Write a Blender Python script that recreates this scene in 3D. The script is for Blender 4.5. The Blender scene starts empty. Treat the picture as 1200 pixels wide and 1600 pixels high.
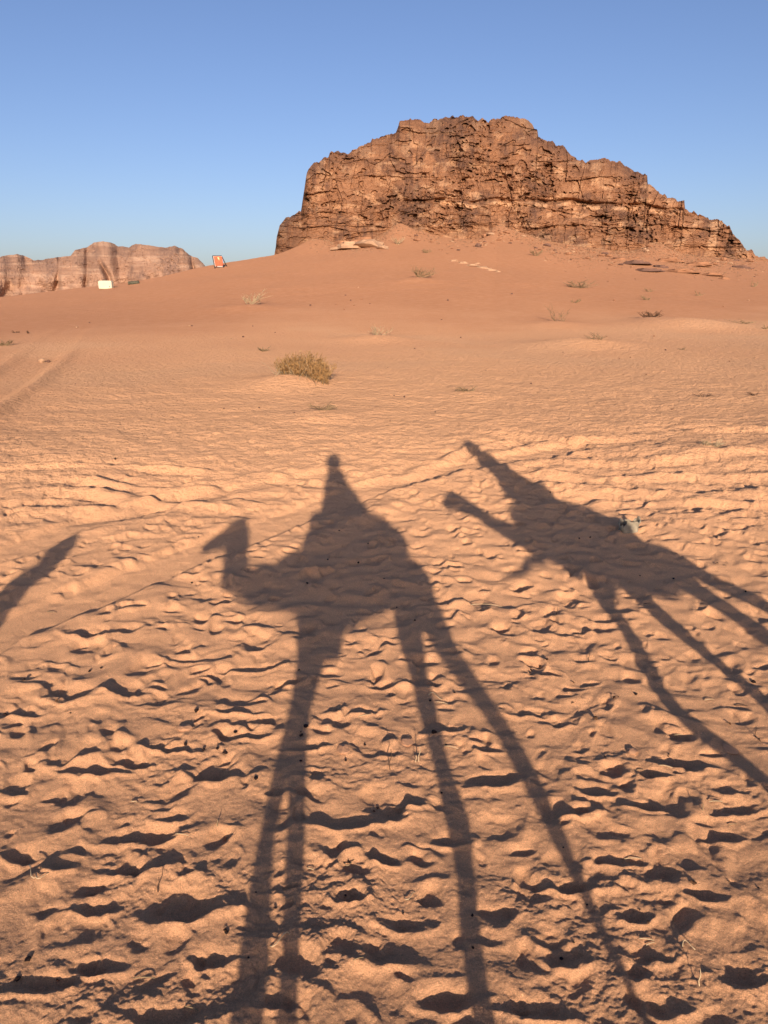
import bpy, bmesh, math, random
import numpy as np
from mathutils import Vector, Matrix

random.seed(7)
rng = np.random.default_rng(7)
scene = bpy.context.scene

# ------------------------------------------------------------------ camera
CAM_H = 2.6
PITCH = math.atan(340 / 1202)
GRADE = 0.04                                # the plain climbs gently away from the camera
cam_data = bpy.data.cameras.new('camera')
cam = bpy.data.objects.new('camera', cam_data)
scene.collection.objects.link(cam)
scene.camera = cam
cam.location = (0, 0, CAM_H)
cam.rotation_euler = (math.pi / 2 - PITCH, 0, 0)
cam_data.sensor_fit = 'VERTICAL'
cam_data.sensor_height = 36
cam_data.lens = 36 * 1202 / 1600
cam_data.clip_start = 0.05
cam_data.clip_end = 30000

cP, sP = math.cos(PITCH), math.sin(PITCH)


def ray(px, py):
    u = (px - 600) / 1202
    v = (800 - py) / 1202
    return np.array([u, cP + v * sP, -sP + v * cP])


A = ray(525, 741)
A = A / np.linalg.norm(A)                   # direction the sunlight travels
SUN_EL = math.asin(-A[2])
SUN_AZ = math.atan2(-A[0], -A[1])           # clockwise from +Y

# ------------------------------------------------------------------ world and sun
world = bpy.data.worlds.new('World')
scene.world = world
world.use_nodes = True
wn = world.node_tree
wn.nodes.clear()
wo = wn.nodes.new('ShaderNodeOutputWorld')
wb = wn.nodes.new('ShaderNodeBackground')
sky = wn.nodes.new('ShaderNodeTexSky')
sky.sky_type = 'NISHITA'
sky.sun_disc = False
sky.sun_elevation = SUN_EL
sky.sun_rotation = SUN_AZ
sky.altitude = 900
sky.air_density = 0.95
sky.dust_density = 2.3
sky.ozone_density = 2.5
wb.inputs['Strength'].default_value = 0.091
tint = wn.nodes.new('ShaderNodeMix')
tint.data_type = 'RGBA'
tint.blend_type = 'MULTIPLY'
tint.inputs[0].default_value = 1.0
tint.inputs[7].default_value = (0.95, 0.87, 1.0, 1)     # the phone's white balance
wn.links.new(sky.outputs[0], tint.inputs[6])
wn.links.new(tint.outputs[2], wb.inputs[0])
wn.links.new(wb.outputs[0], wo.inputs[0])

sd = bpy.data.lights.new('sun', 'SUN')
sd.energy = 4.0
sd.angle = math.radians(0.5)
sd.color = (1.0, 0.80, 0.64)
sun = bpy.data.objects.new('sun', sd)
scene.collection.objects.link(sun)
sun.rotation_euler = Vector(A).to_track_quat('-Z', 'Y').to_euler()
sun.location = (3, -30, 20)

scene.view_settings.view_transform = 'Standard'
scene.view_settings.look = 'None'
scene.view_settings.exposure = 0.62
scene.view_settings.gamma = 1.0
scene.view_settings.use_curve_mapping = False
scene.cycles.max_bounces = 4


# ------------------------------------------------------------------ numpy noise
PERM = np.random.default_rng(3).permutation(4096).astype(np.int64)
_ang = np.random.default_rng(4).random(4096) * 2 * np.pi
GX, GY = np.cos(_ang), np.sin(_ang)
RND = np.random.default_rng(5).random((8, 4096))


def hsh(i, j, s=0):
    return PERM[(PERM[(i + s * 131) & 4095] + j + s * 71) & 4095]


def perlin(x, y, s=0):
    xi = np.floor(x).astype(np.int64)
    yi = np.floor(y).astype(np.int64)
    xf, yf = x - xi, y - yi
    u = xf * xf * xf * (xf * (xf * 6 - 15) + 10)
    v = yf * yf * yf * (yf * (yf * 6 - 15) + 10)
    h00, h10 = hsh(xi, yi, s), hsh(xi + 1, yi, s)
    h01, h11 = hsh(xi, yi + 1, s), hsh(xi + 1, yi + 1, s)
    a = GX[h00] * xf + GY[h00] * yf
    b = GX[h10] * (xf - 1) + GY[h10] * yf
    c = GX[h01] * xf + GY[h01] * (yf - 1)
    d = GX[h11] * (xf - 1) + GY[h11] * (yf - 1)
    return 1.5 * (a + u * (b - a) + v * ((c + u * (d - c)) - (a + u * (b - a))))


def fbm(x, y, o=4, s=0, g=0.5):
    r = np.zeros_like(x)
    k = 1.0
    for i in range(o):
        r += k * perlin(x * 2 ** i, y * 2 ** i, s + i)
        k *= g
    return r


def worley(x, y, s=0):
    """nearest two jittered cell points: F1, F2, id of nearest, offset to nearest"""
    xi = np.floor(x).astype(np.int64)
    yi = np.floor(y).astype(np.int64)
    f1 = np.full(x.shape, 9.0)
    f2 = np.full(x.shape, 9.0)
    idn = np.zeros(x.shape, np.int64)
    ox = np.zeros(x.shape)
    oy = np.zeros(x.shape)
    for di in (-1, 0, 1):
        for dj in (-1, 0, 1):
            h = hsh(xi + di, yi + dj, s)
            dx = x - (xi + di + 0.1 + 0.8 * RND[0][h])
            dy = y - (yi + dj + 0.1 + 0.8 * RND[1][h])
            d = dx * dx + dy * dy
            m = d < f1
            f2 = np.where(m, f1, np.minimum(f2, d))
            idn = np.where(m, h, idn)
            ox = np.where(m, dx, ox)
            oy = np.where(m, dy, oy)
            f1 = np.where(m, d, f1)
    return np.sqrt(f1), np.sqrt(f2), idn, ox, oy


def smooth(a, b, x):
    t = np.clip((x - a) / (b - a), 0, 1)
    return t * t * (3 - 2 * t)


# ------------------------------------------------------------------ the lie of the land
def col_a(px, py=420):
    r = ray(px, py)
    return r[0] / r[1]


def tan_e(py):
    r = ray(600, py)
    return r[2] / r[1]


SK_PX = [-300, 0, 50, 100, 200, 260, 320, 380, 430, 460, 492, 520, 550, 575, 600, 622, 650, 690, 745, 775, 800, 850, 900, 950, 985, 1025, 1060, 1100, 1200, 1500]
SK_PY = [480, 466, 460, 455, 443, 432, 418, 407, 399, 388, 371, 378, 380, 378, 366, 346, 360, 371, 376, 350, 360, 376, 384, 391, 393, 378, 396, 402, 406, 425]
SK_Y = [75, 75, 75, 76, 78, 80, 84, 90, 96, 97, 98, 97, 97, 97, 98, 100, 99, 98, 98, 101, 100, 98, 98, 99, 100, 101, 101, 103, 106, 110]
SK_A = np.array([col_a(p) for p in SK_PX])
SK_E = np.array([tan_e(p) for p in SK_PY])
SK_Y = np.array(SK_Y, float)
SK_Z = CAM_H + SK_E * SK_Y


def G(px, py):
    r = ray(px, py)
    t = (CAM_H + 2 * GRADE) / (GRADE * r[1] - r[2])
    return r[0] * t, r[1] * t


_aa = np.linspace(SK_A[0], SK_A[-1], 400)
_zz = np.interp(_aa, SK_A, SK_Z)
_k = np.hanning(61)
_zd = np.convolve(np.pad(_zz, 3, mode='edge'), np.hanning(7) / np.hanning(7).sum(), mode='valid')
_zs = np.convolve(np.pad(_zz, 30, mode='edge'), _k / _k.sum(), mode='valid')


def macro(x, y):
    a = np.where(y > 5, x / np.maximum(y, 5), x / 5)
    a = np.clip(a, SK_A[0], SK_A[-1])
    zc = np.interp(a, _aa, _zs)
    dz = np.interp(a, _aa, _zd) - zc
    dc = np.interp(a, SK_A, SK_Y)
    px = a * 1202 + 600
    toe = np.interp(px, [0, 200, 420, 700, 1000, 1200], [20, 25, 26, 28, 29, 31])
    zt = GRADE * (toe - 2)
    plainz = GRADE * np.clip(y - 2, 0, None)
    t = (y - toe) / (dc - toe)
    tt = np.clip(t, 0, 1)
    w = tt ** 1.0
    rise = (zc - GRADE * (dc - 2)) * (0.22 * tt ** 2 + 0.78 * (tt + 0.12 * (np.exp(-tt / 0.12) - 1)) / 0.88)
    z = np.minimum(plainz, GRADE * (dc - 2)) + rise + dz * smooth(0.80, 1.0, tt)
    plateau = np.interp(px, [-300, 300, 430, 520, 1200, 1500], [4, 4, 12, 45, 45, 30])
    fall = smooth(0, 1, np.clip((y - dc - plateau) / 120, 0, 1))
    z = z * (1 - fall) - 2.0 * fall
    lump = (perlin(x / 19, y / 19, 3) * 0.25 + 0.04 * perlin(x / 7, y / 9, 4)) * smooth(36, 62, y) * (1 - 0.6 * smooth(80, 95, y)) * (y < 400)
    z = z + lump + 0.045 * perlin(x / 6.1, y / 6.1, 5)
    far = smooth(250, 900, y)
    z = z + far * perlin(x / 300, y / 300, 9) * 3
    t = np.where(y > 5, t, -1)
    return z, t


def seg_dist(x, y, pts):
    best = np.full(x.shape, 1e9)
    side = np.zeros(x.shape)
    for (x0, y0), (x1, y1) in zip(pts[:-1], pts[1:]):
        dx, dy = x1 - x0, y1 - y0
        L = dx * dx + dy * dy
        k = np.clip(((x - x0) * dx + (y - y0) * dy) / L, 0, 1)
        ex, ey = x - x0 - k * dx, y - y0 - k * dy
        d = np.sqrt(ex * ex + ey * ey)
        sg = np.sign(dx * ey - dy * ex)
        m = d < best
        best = np.where(m, d, best)
        side = np.where(m, sg, side)
    return best, side


def gpts(*p):
    return [G(*q) for q in p]


BAND = gpts((-120, 1060), (0, 990), (150, 930), (300, 868), (430, 820), (560, 772), (700, 735), (900, 700))
BAND2 = gpts((-100, 905), (0, 872), (100, 830), (200, 800), (350, 770), (520, 742))
RUTS = [gpts((0, 742), (120, 748), (240, 770), (330, 768)),
        gpts((0, 765), (150, 772), (300, 795), (420, 792)),
        gpts((0, 806), (100, 800), (200, 792)),
        gpts((560, 760), (640, 745), (730, 705), (800, 690)),
        gpts((850, 742), (960, 752), (1100, 748), (1250, 742)),
        gpts((860, 768), (980, 770), (1100, 778), (1260, 770)),
        gpts((940, 790), (1060, 786), (1200, 792), (1300, 790)),
        gpts((880, 722), (1000, 728), (1150, 712), (1300, 705)),
        gpts((350, 905), (480, 850), (620, 790)),
        gpts((0, 728), (200, 730), (420, 745), (520, 760)),
        gpts((760, 672), (900, 690), (1100, 672), (1250, 668))]
TRACK = gpts((-150, 690), (0, 604), (40, 575), (75, 548), (105, 520), (130, 508))
# pits seen in the photograph: px, py of the dark patch, width and height in pixels, slant
PITS = [(110, 1078, 85, 26), (25, 1222, 60, 30), (225, 1294, 110, 30), (300, 1408, 120, 46), (330, 1490, 60, 28),
        (95, 1348, 40, 22), (35, 1325, 48, 30), (150, 1410, 60, 18), (215, 1350, 70, 20), (265, 1580, 140, 50),
        (590, 1482, 90, 40), (545, 1395, 50, 14), (590, 1336, 70, 18), (640, 1245, 52, 24), (560, 1275, 130, 26),
        (770, 1210, 90, 30), (830, 1108, 70, 16), (930, 1228, 62, 24), (1060, 1180, 70, 34), (1150, 1255, 90, 26),
        (880, 1375, 120, 24), (960, 1340, 70, 16), (1100, 1395, 55, 22), (880, 1480, 75, 44), (1010, 1480, 80, 40),
        (1150, 1510, 70, 60), (560, 1108, 60, 12), (600, 1066, 50, 12), (390, 1145, 75, 14), (280, 1165, 80, 14),
        (150, 1195, 110, 22), (205, 1182, 70, 20), (330, 1205, 60, 26), (270, 1270, 50, 20), (430, 1230, 30, 20),
        (145, 985, 65, 20), (200, 1070, 70, 26), (395, 1038, 80, 14), (370, 1105, 90, 14), (285, 1025, 60, 12),
        (700, 1305, 60, 20), (630, 1436, 70, 14), (480, 1160, 70, 14), (845, 1045, 50, 14), (900, 1265, 60, 20),
        (430, 1560, 60, 30), (840, 1570, 120, 34), (1040, 1570, 60, 40), (60, 1530, 110, 30), (150, 1500, 90, 30),
        (700, 1550, 90, 40), (990, 1425, 50, 24), (1130, 1300, 60, 26), (1010, 1255, 60, 20), (40, 1110, 60, 16),
        (760, 1165, 40, 12), (690, 1135, 60, 12), (1020, 1205, 40, 18), (880, 985, 70, 14), (950, 965, 70, 12)]
MOUNDS = [(446, 600, 1.15, 0.7, 0.20), (590, 532, 1.6, 0.8, 0.18), (1090, 712, 1.3, 0.5, 0.13), (505, 652, 0.9, 0.5, 0.08),
          (385, 482, 2.0, 1.0, 0.2), (650, 440, 1.8, 1.0, 0.25), (1075, 508, 2.6, 1.2, 0.3), (905, 540, 2.2, 1.0, 0.25),
          (870, 508, 1.6, 0.8, 0.15), (1017, 502, 1.0, 0.6, 0.12), (730, 618, 0.8, 0.4, 0.05), (170, 1085, .16, .12, .03)]


def relief(x, y, t, spacing):
    """footprints, churned sand and wheel tracks; spacing = local mesh step, to fade what the mesh cannot carry"""
    r = np.hypot(x, y)

    def fade(wl):
        return np.clip((wl / np.maximum(spacing, 1e-6) - 1.6) / 2.0, 0, 1)
    plain = 1 - smooth(-0.22, 0.16, t + 0.10 * perlin(x / 5, y / 4, 63))
    wx = x + 0.10 * perlin(x / 0.45, y / 0.45, 11)
    wy = y + 0.10 * perlin(x / 0.45, y / 0.45, 12)
    rough = 0.75 + 0.5 * perlin(x / 1.9, y / 1.9, 13)
    h = 0.022 * perlin(wx / 0.85, wy / 0.62, 14) * fade(0.7)
    n = perlin(wx / 0.50, wy / 0.36, 15)
    h += 0.028 * (0.45 - np.abs(n)) * fade(0.35)
    h += 0.019 * perlin(wx / 0.20, wy / 0.17, 16) * fade(0.18)
    fine = 0.6 + 0.9 * smooth(-0.15, 0.35, perlin(x / 0.7, y / 0.5, 17))
    zone = smooth(6.5, 8.5, y) * (1 - smooth(15, 20, y)) * smooth(0.8, 3.0, np.abs(x + 0.6 + 0.15 * y)) * (0.5 + 0.8 * perlin(x / 3, y / 2, 26))
    warp = 0.35 * perlin(x / 2.2, y / 2.2, 27)
    cr_ = 1 - np.abs(perlin(x / 2.4, (y + warp) / 0.34, 25)) * 2.2
    h += np.clip(zone, 0, 1) * 0.030 * np.clip(cr_, 0, 1) ** 1.5 * fade(0.3)
    h += fine * (0.0062 * perlin(wx / 0.075, wy / 0.060, 18) * fade(0.07) + 0.0042 * perlin(x / 0.033, y / 0.028, 19) * fade(0.03)
                 + 0.0028 * perlin(x / 0.016, y / 0.016, 20) * fade(0.016))
    # round prints, one per jittered cell, three layers
    prints = np.zeros_like(x)
    near = (r < 45) & (plain > 0)
    X, Y = x[near], y[near]
    X, Y = (X + 0.045 * perlin(X / .22, Y / .22, 71) + 0.02 * perlin(X / .08, Y / .08, 73),
            Y + 0.045 * perlin(X / .22, Y / .22, 72) + 0.02 * perlin(X / .08, Y / .08, 74))
    P = np.zeros_like(X)
    for s, (cell, dens, sz, dep) in enumerate(((0.62, 0.65, 0.92, 0.030), (0.44, 0.75, 0.70, 0.028), (0.30, 0.75, 0.50, 0.021), (0.21, 0.6, 0.36, 0.013))):
        xs, ys = X / cell, Y / cell
        xi, yi = np.floor(xs).astype(np.int64), np.floor(ys).astype(np.int64)
        for di in (-1, 0, 1):
            for dj in (-1, 0, 1):
                hh = hsh(xi + di, yi + dj, 31 + s * 7)
                on = RND[2][hh] < dens
                dx = (xs - (xi + di + RND[0][hh])) * cell
                dy = (ys - (yi + dj + RND[1][hh])) * cell
                th = RND[3][hh] * np.pi
                c, sn = np.cos(th), np.sin(th)
                k = sz * (0.75 + 0.6 * RND[4][hh])
                u = (c * dx + sn * dy) / (0.135 * k)
                v = (-sn * dx + c * dy) / (0.095 * k)
                q = np.sqrt(u * u + v * v) + 0.25 * u * v / (1 + u * u + v * v)
                D = dep * (0.5 + 0.8 * RND[5][hh])
                pit = -D * (1 - smooth(0.45, 1.02, q)) * (1 + 0.35 * np.clip(u, -1, 1))
                rim = 0.38 * D * np.exp(-((q - 1.35) / 0.40) ** 2) * (1 - 0.8 * np.clip(v / np.maximum(q, .1) + .4 * np.sin(7 * th), -1, 1))
                P += np.where(on, pit + rim, 0)
    prints[near] = P
    h += prints * np.clip((0.16 / np.maximum(spacing, 1e-6) - 1) / 2.5, 0, 1) * (0.75 + 0.25 * rough)
    h *= rough * 0.5 + 0.5
    # pits seen in the photograph
    nr = (y > 1.8) & (y < 8) & (np.abs(x) < 5)
    X, Y = x[nr], y[nr]
    P = np.zeros_like(X)
    for (px, py, w, hh) in PITS:
        gx, gy = G(px, py + hh * 0.15)
        x0, _ = G(px - w / 2, py)
        x1, _ = G(px + w / 2, py)
        _, ya = G(px, py + hh / 2)
        _, yb = G(px, py - hh / 2)
        ra, rb = (x1 - x0) / 2 * 1.0, max((yb - ya) / 2 * 1.0, 0.05)
        rb = min(rb, 0.11 + 0.3 * ra)
        dd = 0.19 * rb + 0.012
        a = (px * 37 % 17) / 17 * 0.5 - 0.25
        u = ((X - gx) * math.cos(a) + (Y - gy) * math.sin(a)) / ra
        v = (-(X - gx) * math.sin(a) + (Y - gy) * math.cos(a)) / rb
        q = np.sqrt(u * u + v * v) + 0.28 * perlin(X / 0.13 + px, Y / 0.10, 50) + 0.14 * perlin(X / 0.045, Y / 0.04, 51)
        P += -dd * (1 - smooth(0.30, 1.08, q)) * np.clip(1.0 - 0.5 * v, 0.3, 1.4) + 0.5 * dd * np.exp(-((q - 1.35) / 0.28) ** 2) * np.clip(0.6 - 0.8 * v, 0, 1.4)
    hn = np.zeros_like(x)
    hn[nr] = P
    h = h * (0.76 + 0.12 * smooth(3, 7, y)) + 0.9 * hn
    # smooth wheel bands
    near = (y > 3) & (y < 60) & (np.abs(x) < 40)
    X, Y = x[near], y[near]
    hh = h[near]
    for pts, w, dp in ((BAND, 0.26, 0.035), (BAND2, 0.22, 0.03)):
        d, sg = seg_dist(X, Y, pts)
        d = d + 0.03 * perlin(X / 0.4, Y / 0.4, 23)
        m = 1 - smooth(w * 0.75, w * 1.15, d)
        hh = hh * (1 - 0.75 * m) - dp * m + dp * 0.5 * np.exp(-((d - w * 1.35) / 0.14) ** 2) * (0.5 + perlin(X / .7, Y / .7, 29))
    for i, pts in enumerate(RUTS):
        d, sg = seg_dist(X, Y + 0.10 * perlin(X / 1.1, Y / 1.1, 24 + i), pts)
        w = 0.10 + 0.035 * (i % 3)
        hh = hh + (0.6 + 0.8 * perlin(X / 1.3, Y / .8, 28 + i)) * (0.040 * np.exp(-(d / w) ** 2) - 0.035 * np.exp(-((d - 1.8 * w) / (w)) ** 2))
    d, sg = seg_dist(X, Y, TRACK)
    m = 1 - smooth(0.35, 0.6, d)
    hh = hh * (1 - 0.7 * m) - 0.05 * m + 0.08 * np.exp(-((d - 0.75) / 0.2) ** 2)
    h[near] = hh
    h *= plain * (1 + 0.55 * smooth(7, 14, r) - 0.15 * smooth(20, 36, r)) + (1 - plain) * 0.10
    h += (1 - plain) * 0.025 * perlin(x / 1.7, y / 1.2, 41) * fade(1.2) * (y < 140)
    for (px, py, rx, ry, hz) in MOUNDS:
        if py > 900:
            gx, gy = G(px, py)
        else:
            gx, gy = MPOS[(px, py)]
        m = (np.abs(x - gx) < rx * 3) & (np.abs(y - gy) < ry * 5)
        if m.any():
            q = ((x[m] - gx) / rx) ** 2 + ((y[m] - gy) / (ry * 1.6)) ** 2
            h[m] += hz * np.exp(-q * 1.6)
    return h


def hit_many(pxs, pys):
    """where sight lines meet the smooth ground"""
    out = []
    ys = np.concatenate([np.linspace(1.5, 20, 800), np.linspace(20.1, 140, 2400)])
    for px, py in zip(pxs, pys):
        r = ray(px, py)
        x = r[0] / r[1] * ys
        z = CAM_H + r[2] / r[1] * ys
        g = macro(x, ys)[0]
        i = np.argmax(z <= g)
        if z[i] > g[i]:
            i = np.argmin(z - g)
        out.append((x[i], ys[i], g[i]))
    return out


MPOS = {}
for m_ in MOUNDS:
    if m_[1] <= 900:
        p_ = hit_many([m_[0]], [m_[1]])[0]
        MPOS[(m_[0], m_[1])] = (p_[0], p_[1])


def height_at(x, y):
    x = np.atleast_1d(np.asarray(x, float))
    y = np.atleast_1d(np.asarray(y, float))
    z, t = macro(x, y)
    r = np.hypot(x, y)
    sp = np.maximum(r * r / (CAM_H * 770), r * 0.0013)
    return z + relief(x, y, t, sp)


# ------------------------------------------------------------------ helpers
def mesh_obj(name, verts, faces, mat=None, parent=None, smooth_=True):
    me = bpy.data.meshes.new(name)
    me.from_pydata([tuple(v) for v in verts], [], [tuple(f) for f in faces])
    me.update()
    o = bpy.data.objects.new(name, me)
    scene.collection.objects.link(o)
    if mat:
        me.materials.append(mat)
    if parent:
        o.parent = parent
    if smooth_:
        me.polygons.foreach_set('use_smooth', [True] * len(me.polygons))
    return o


def grid_obj(name, P, mat, closed_u=False):
    """P: rows x cols x 3"""
    R, C, _ = P.shape
    me = bpy.data.meshes.new(name)
    me.vertices.add(R * C)
    me.vertices.foreach_set('co', P.reshape(-1).astype(np.float32))
    i = np.arange(R - 1)[:, None] * C
    if closed_u:
        j = np.arange(C)[None, :]
        jn = (j + 1) % C
    else:
        j = np.arange(C - 1)[None, :]
        jn = j + 1
    q = np.stack([i + j, i + jn, i + C + jn, i + C + j], -1).reshape(-1, 4)
    n = len(q)
    me.loops.add(n * 4)
    me.loops.foreach_set('vertex_index', q.reshape(-1).astype(np.int32))
    me.polygons.add(n)
    me.polygons.foreach_set('loop_start', (np.arange(n) * 4).astype(np.int32))
    me.polygons.foreach_set('loop_total', np.full(n, 4, np.int32))
    me.update(calc_edges=True)
    me.polygons.foreach_set('use_smooth', np.ones(n, bool))
    me.materials.append(mat)
    o = bpy.data.objects.new(name, me)
    scene.collection.objects.link(o)
    return o


def attr(o, name, vals):
    a = o.data.attributes.new(name, 'FLOAT', 'POINT')
    a.data.foreach_set('value', vals.reshape(-1).astype(np.float32))


def tag(o, label=None, cat=None, group=None, kind=None):
    if label:
        o['label'] = label
    if cat:
        o['category'] = cat
    if group:
        o['group'] = group
    if kind:
        o['kind'] = kind
    return o


def empty(name, loc, rz=0):
    o = bpy.data.objects.new(name, None)
    scene.collection.objects.link(o)
    o.location = loc
    o.rotation_euler.z = rz
    o.empty_display_size = 0.1
    return o


class Nodes:
    def __init__(self, name):
        self.m = bpy.data.materials.new(name)
        self.m.use_nodes = True
        self.t = self.m.node_tree
        self.b = self.t.nodes['Principled BSDF']
        self.b.inputs['Roughness'].default_value = 0.9
        self.b.inputs['Specular IOR Level'].default_value = 0.2
        self.co = self.t.nodes.new('ShaderNodeTexCoord').outputs['Object']

    def new(self, k, **kw):
        n = self.t.nodes.new(k)
        for a_, v in kw.items():
            setattr(n, a_, v)
        return n

    def link(self, a_, b_):
        self.t.links.new(a_, b_)

    def noise(self, scale, detail=4, rough=0.55, vec=None, stretch=None):
        n = self.new('ShaderNodeTexNoise')
        n.inputs['Scale'].default_value = scale
        n.inputs['Detail'].default_value = detail
        n.inputs['Roughness'].default_value = rough
        v = vec or self.co
        if stretch:
            mp = self.new('ShaderNodeMapping')
            mp.inputs['Scale'].default_value = stretch
            self.link(v, mp.inputs['Vector'])
            v = mp.outputs[0]
        self.link(v, n.inputs['Vector'])
        return n.outputs['Fac']

    def ramp(self, fac, stops):
        r = self.new('ShaderNodeValToRGB')
        while len(r.color_ramp.elements) < len(stops):
            r.color_ramp.elements.new(0.5)
        for e, (p, c) in zip(r.color_ramp.elements, stops):
            e.position = p
            e.color = (*c, 1) if len(c) == 3 else c
        self.link(fac, r.inputs[0])
        return r.outputs[0]

    def mix(self, fac, a_, b_, mode='MIX'):
        n = self.new('ShaderNodeMix', data_type='RGBA', blend_type=mode)
        for s_, v in ((0, fac), (6, a_), (7, b_)):
            if isinstance(v, (int, float)):
                n.inputs[s_].default_value = v
            elif isinstance(v, tuple):
                n.inputs[s_].default_value = (*v, 1)
            else:
                self.link(v, n.inputs[s_])
        return n.outputs[2]

    def math(self, op, a_, b_=0.0, clamp=False):
        n = self.new('ShaderNodeMath', operation=op, use_clamp=clamp)
        for s_, v in ((0, a_), (1, b_)):
            if isinstance(v, (int, float)):
                n.inputs[s_].default_value = v
            else:
                self.link(v, n.inputs[s_])
        return n.outputs[0]

    def att(self, name):
        n = self.new('ShaderNodeAttribute', attribute_name=name)
        return n.outputs['Fac']

    def bump(self, h, dist, strength=1.0, prev=None):
        n = self.new('ShaderNodeBump')
        n.inputs['Distance'].default_value = dist
        n.inputs['Strength'].default_value = strength
        self.link(h, n.inputs['Height'])
        if prev:
            self.link(prev, n.inputs['Normal'])
        return n.outputs[0]

    def done(self, col=None, normal=None):
        if col is not None:
            if isinstance(col, tuple):
                self.b.inputs['Base Color'].default_value = (*col, 1)
            else:
                self.link(col, self.b.inputs['Base Color'])
        if normal:
            self.link(normal, self.b.inputs['Normal'])
        return self.m


def simple(name, c0, c1, scale=8, rough=0.85, bump=0.0, stretch=None):
    n = Nodes(name)
    n.b.inputs['Roughness'].default_value = rough
    f = n.noise(scale, 5, 0.6, stretch=stretch)
    col = n.ramp(f, [(0.3, c0), (0.7, c1)])
    return n.done(col, n.bump(f, bump) if bump else None)


# ------------------------------------------------------------------ sand material
n = Nodes('desert_sand')
n.b.inputs['Roughness'].default_value = 0.95
n.b.inputs['Specular IOR Level'].default_value = 0.12
n.b.inputs['Diffuse Roughness'].default_value = 0.5
big = n.noise(0.25, 4, 0.5)
mid = n.noise(2.5, 5, 0.6)
grain = n.noise(260, 2, 0.8)
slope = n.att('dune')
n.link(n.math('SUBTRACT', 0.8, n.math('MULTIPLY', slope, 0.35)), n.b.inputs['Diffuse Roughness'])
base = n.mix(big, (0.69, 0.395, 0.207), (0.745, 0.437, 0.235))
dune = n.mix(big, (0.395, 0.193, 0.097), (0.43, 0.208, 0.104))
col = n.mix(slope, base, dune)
grey = n.att('grey')
col = n.mix(grey, col, (0.60, 0.36, 0.20))
col = n.mix(n.math('MULTIPLY', n.ramp(mid, [(0.42, (0, 0, 0)), (0.66, (1, 1, 1))]), 0.25), col, (0.55, 0.32, 0.185))
near = n.att('near')
spk = n.ramp(grain, [(0.28, (0.48, 0.46, 0.46)), (0.42, (0.98, 0.98, 0.98)), (0.58, (1.05, 1.06, 1.07)), (0.70, (1.6, 1.55, 1.5))])
col = n.mix(near, col, n.mix(1.0, col, spk, 'MULTIPLY'))
crumb = n.ramp(n.noise(125, 3, 0.75), [(0.26, (0.45, 0.43, 0.43)), (0.38, (0.97, 0.97, 0.97)), (0.56, (1.07, 1.08, 1.09)), (0.70, (1.45, 1.44, 1.42))])
col = n.mix(n.math('MULTIPLY', near, 0.8), col, n.mix(1.0, col, crumb, 'MULTIPLY'))
b0 = n.bump(n.noise(190, 3, 0.85), 0.009, 1.0)
b1 = n.bump(n.noise(40, 6, 0.78), 0.013, 1.0, b0)
plainf = n.math('SUBTRACT', 1.0, slope)
mh = n.math('MULTIPLY', n.noise(5.0, 3, 0.6), plainf)
farf = n.math('MULTIPLY', n.math('SUBTRACT', 1.0, near), plainf)
mh2 = n.math('MULTIPLY', n.noise(7.0, 4, 0.62), farf)
b2 = n.bump(mh2, 0.17, 1.0, b1)
rip = n.math('MULTIPLY', n.noise(9, 2, 0.5, stretch=(0.35, 1, 1)), slope)
b3 = n.bump(rip, 0.004, 1.0, b2)
SAND = n.done(col, b3)


# ------------------------------------------------------------------ ground sheet
def build_ground():
    th_c = np.radians(35)
    dense = np.linspace(-th_c, th_c, 1030)
    outer = np.linspace(th_c, 2 * np.pi - th_c, 110)[1:-1]
    th = np.concatenate([dense, outer])
    v0 = [0.02, 0.3, 0.6, 0.9, 1.2, 1.5, 1.75, 1.9, 2.0]
    tb = np.linspace(2.6 / 2.08, 2.6 / 44, 830)
    mid_ = 2.6 / tb
    # denser still between 5 and 30 m comes from 1/r spacing; the slope gets even steps
    up = np.linspace(44.3, 112, 190)
    farr = 112 * (9000 / 112) ** (np.linspace(0, 1, 46)[1:])
    r = np.concatenate([v0, mid_, up, farr])
    sp = np.maximum(np.gradient(r), 0)
    T, R = np.meshgrid(th, r)
    X, Y = R * np.sin(T), R * np.cos(T)
    x, y = X.reshape(-1), Y.reshape(-1)
    dth = np.gradient(th)
    dth[0] = dth[1]
    S = np.maximum(sp[:, None], (R * np.minimum(np.abs(dth)[None, :], 0.2))).reshape(-1)
    z, t = macro(x, y)
    h = relief(x, y, t, S)
    P = np.stack([x, y, z + h], -1).reshape(len(r), len(th), 3)
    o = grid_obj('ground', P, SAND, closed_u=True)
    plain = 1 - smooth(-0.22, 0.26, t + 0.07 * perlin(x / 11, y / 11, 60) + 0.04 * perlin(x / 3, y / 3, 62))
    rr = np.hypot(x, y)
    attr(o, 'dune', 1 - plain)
    attr(o, 'near', 1 - smooth(5, 16, rr))
    g = smooth(0.05, 0.35, fbm(x / 9, y / 4, 3, 61) * 0.8 + 0.25 * smooth(22, 34, rr) * smooth(0, 8, x)) * plain * smooth(10, 26, rr)
    band = np.exp(-((t + 0.06 - 0.02 * np.sin(x / 7)) / 0.04) ** 2) * smooth(6, 16, x) * (y > 10)
    attr(o, 'grey', np.clip(0.75 * g + 0.5 * band, 0, 1))
    tag(o, kind='structure')
    return o


build_ground()


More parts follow.
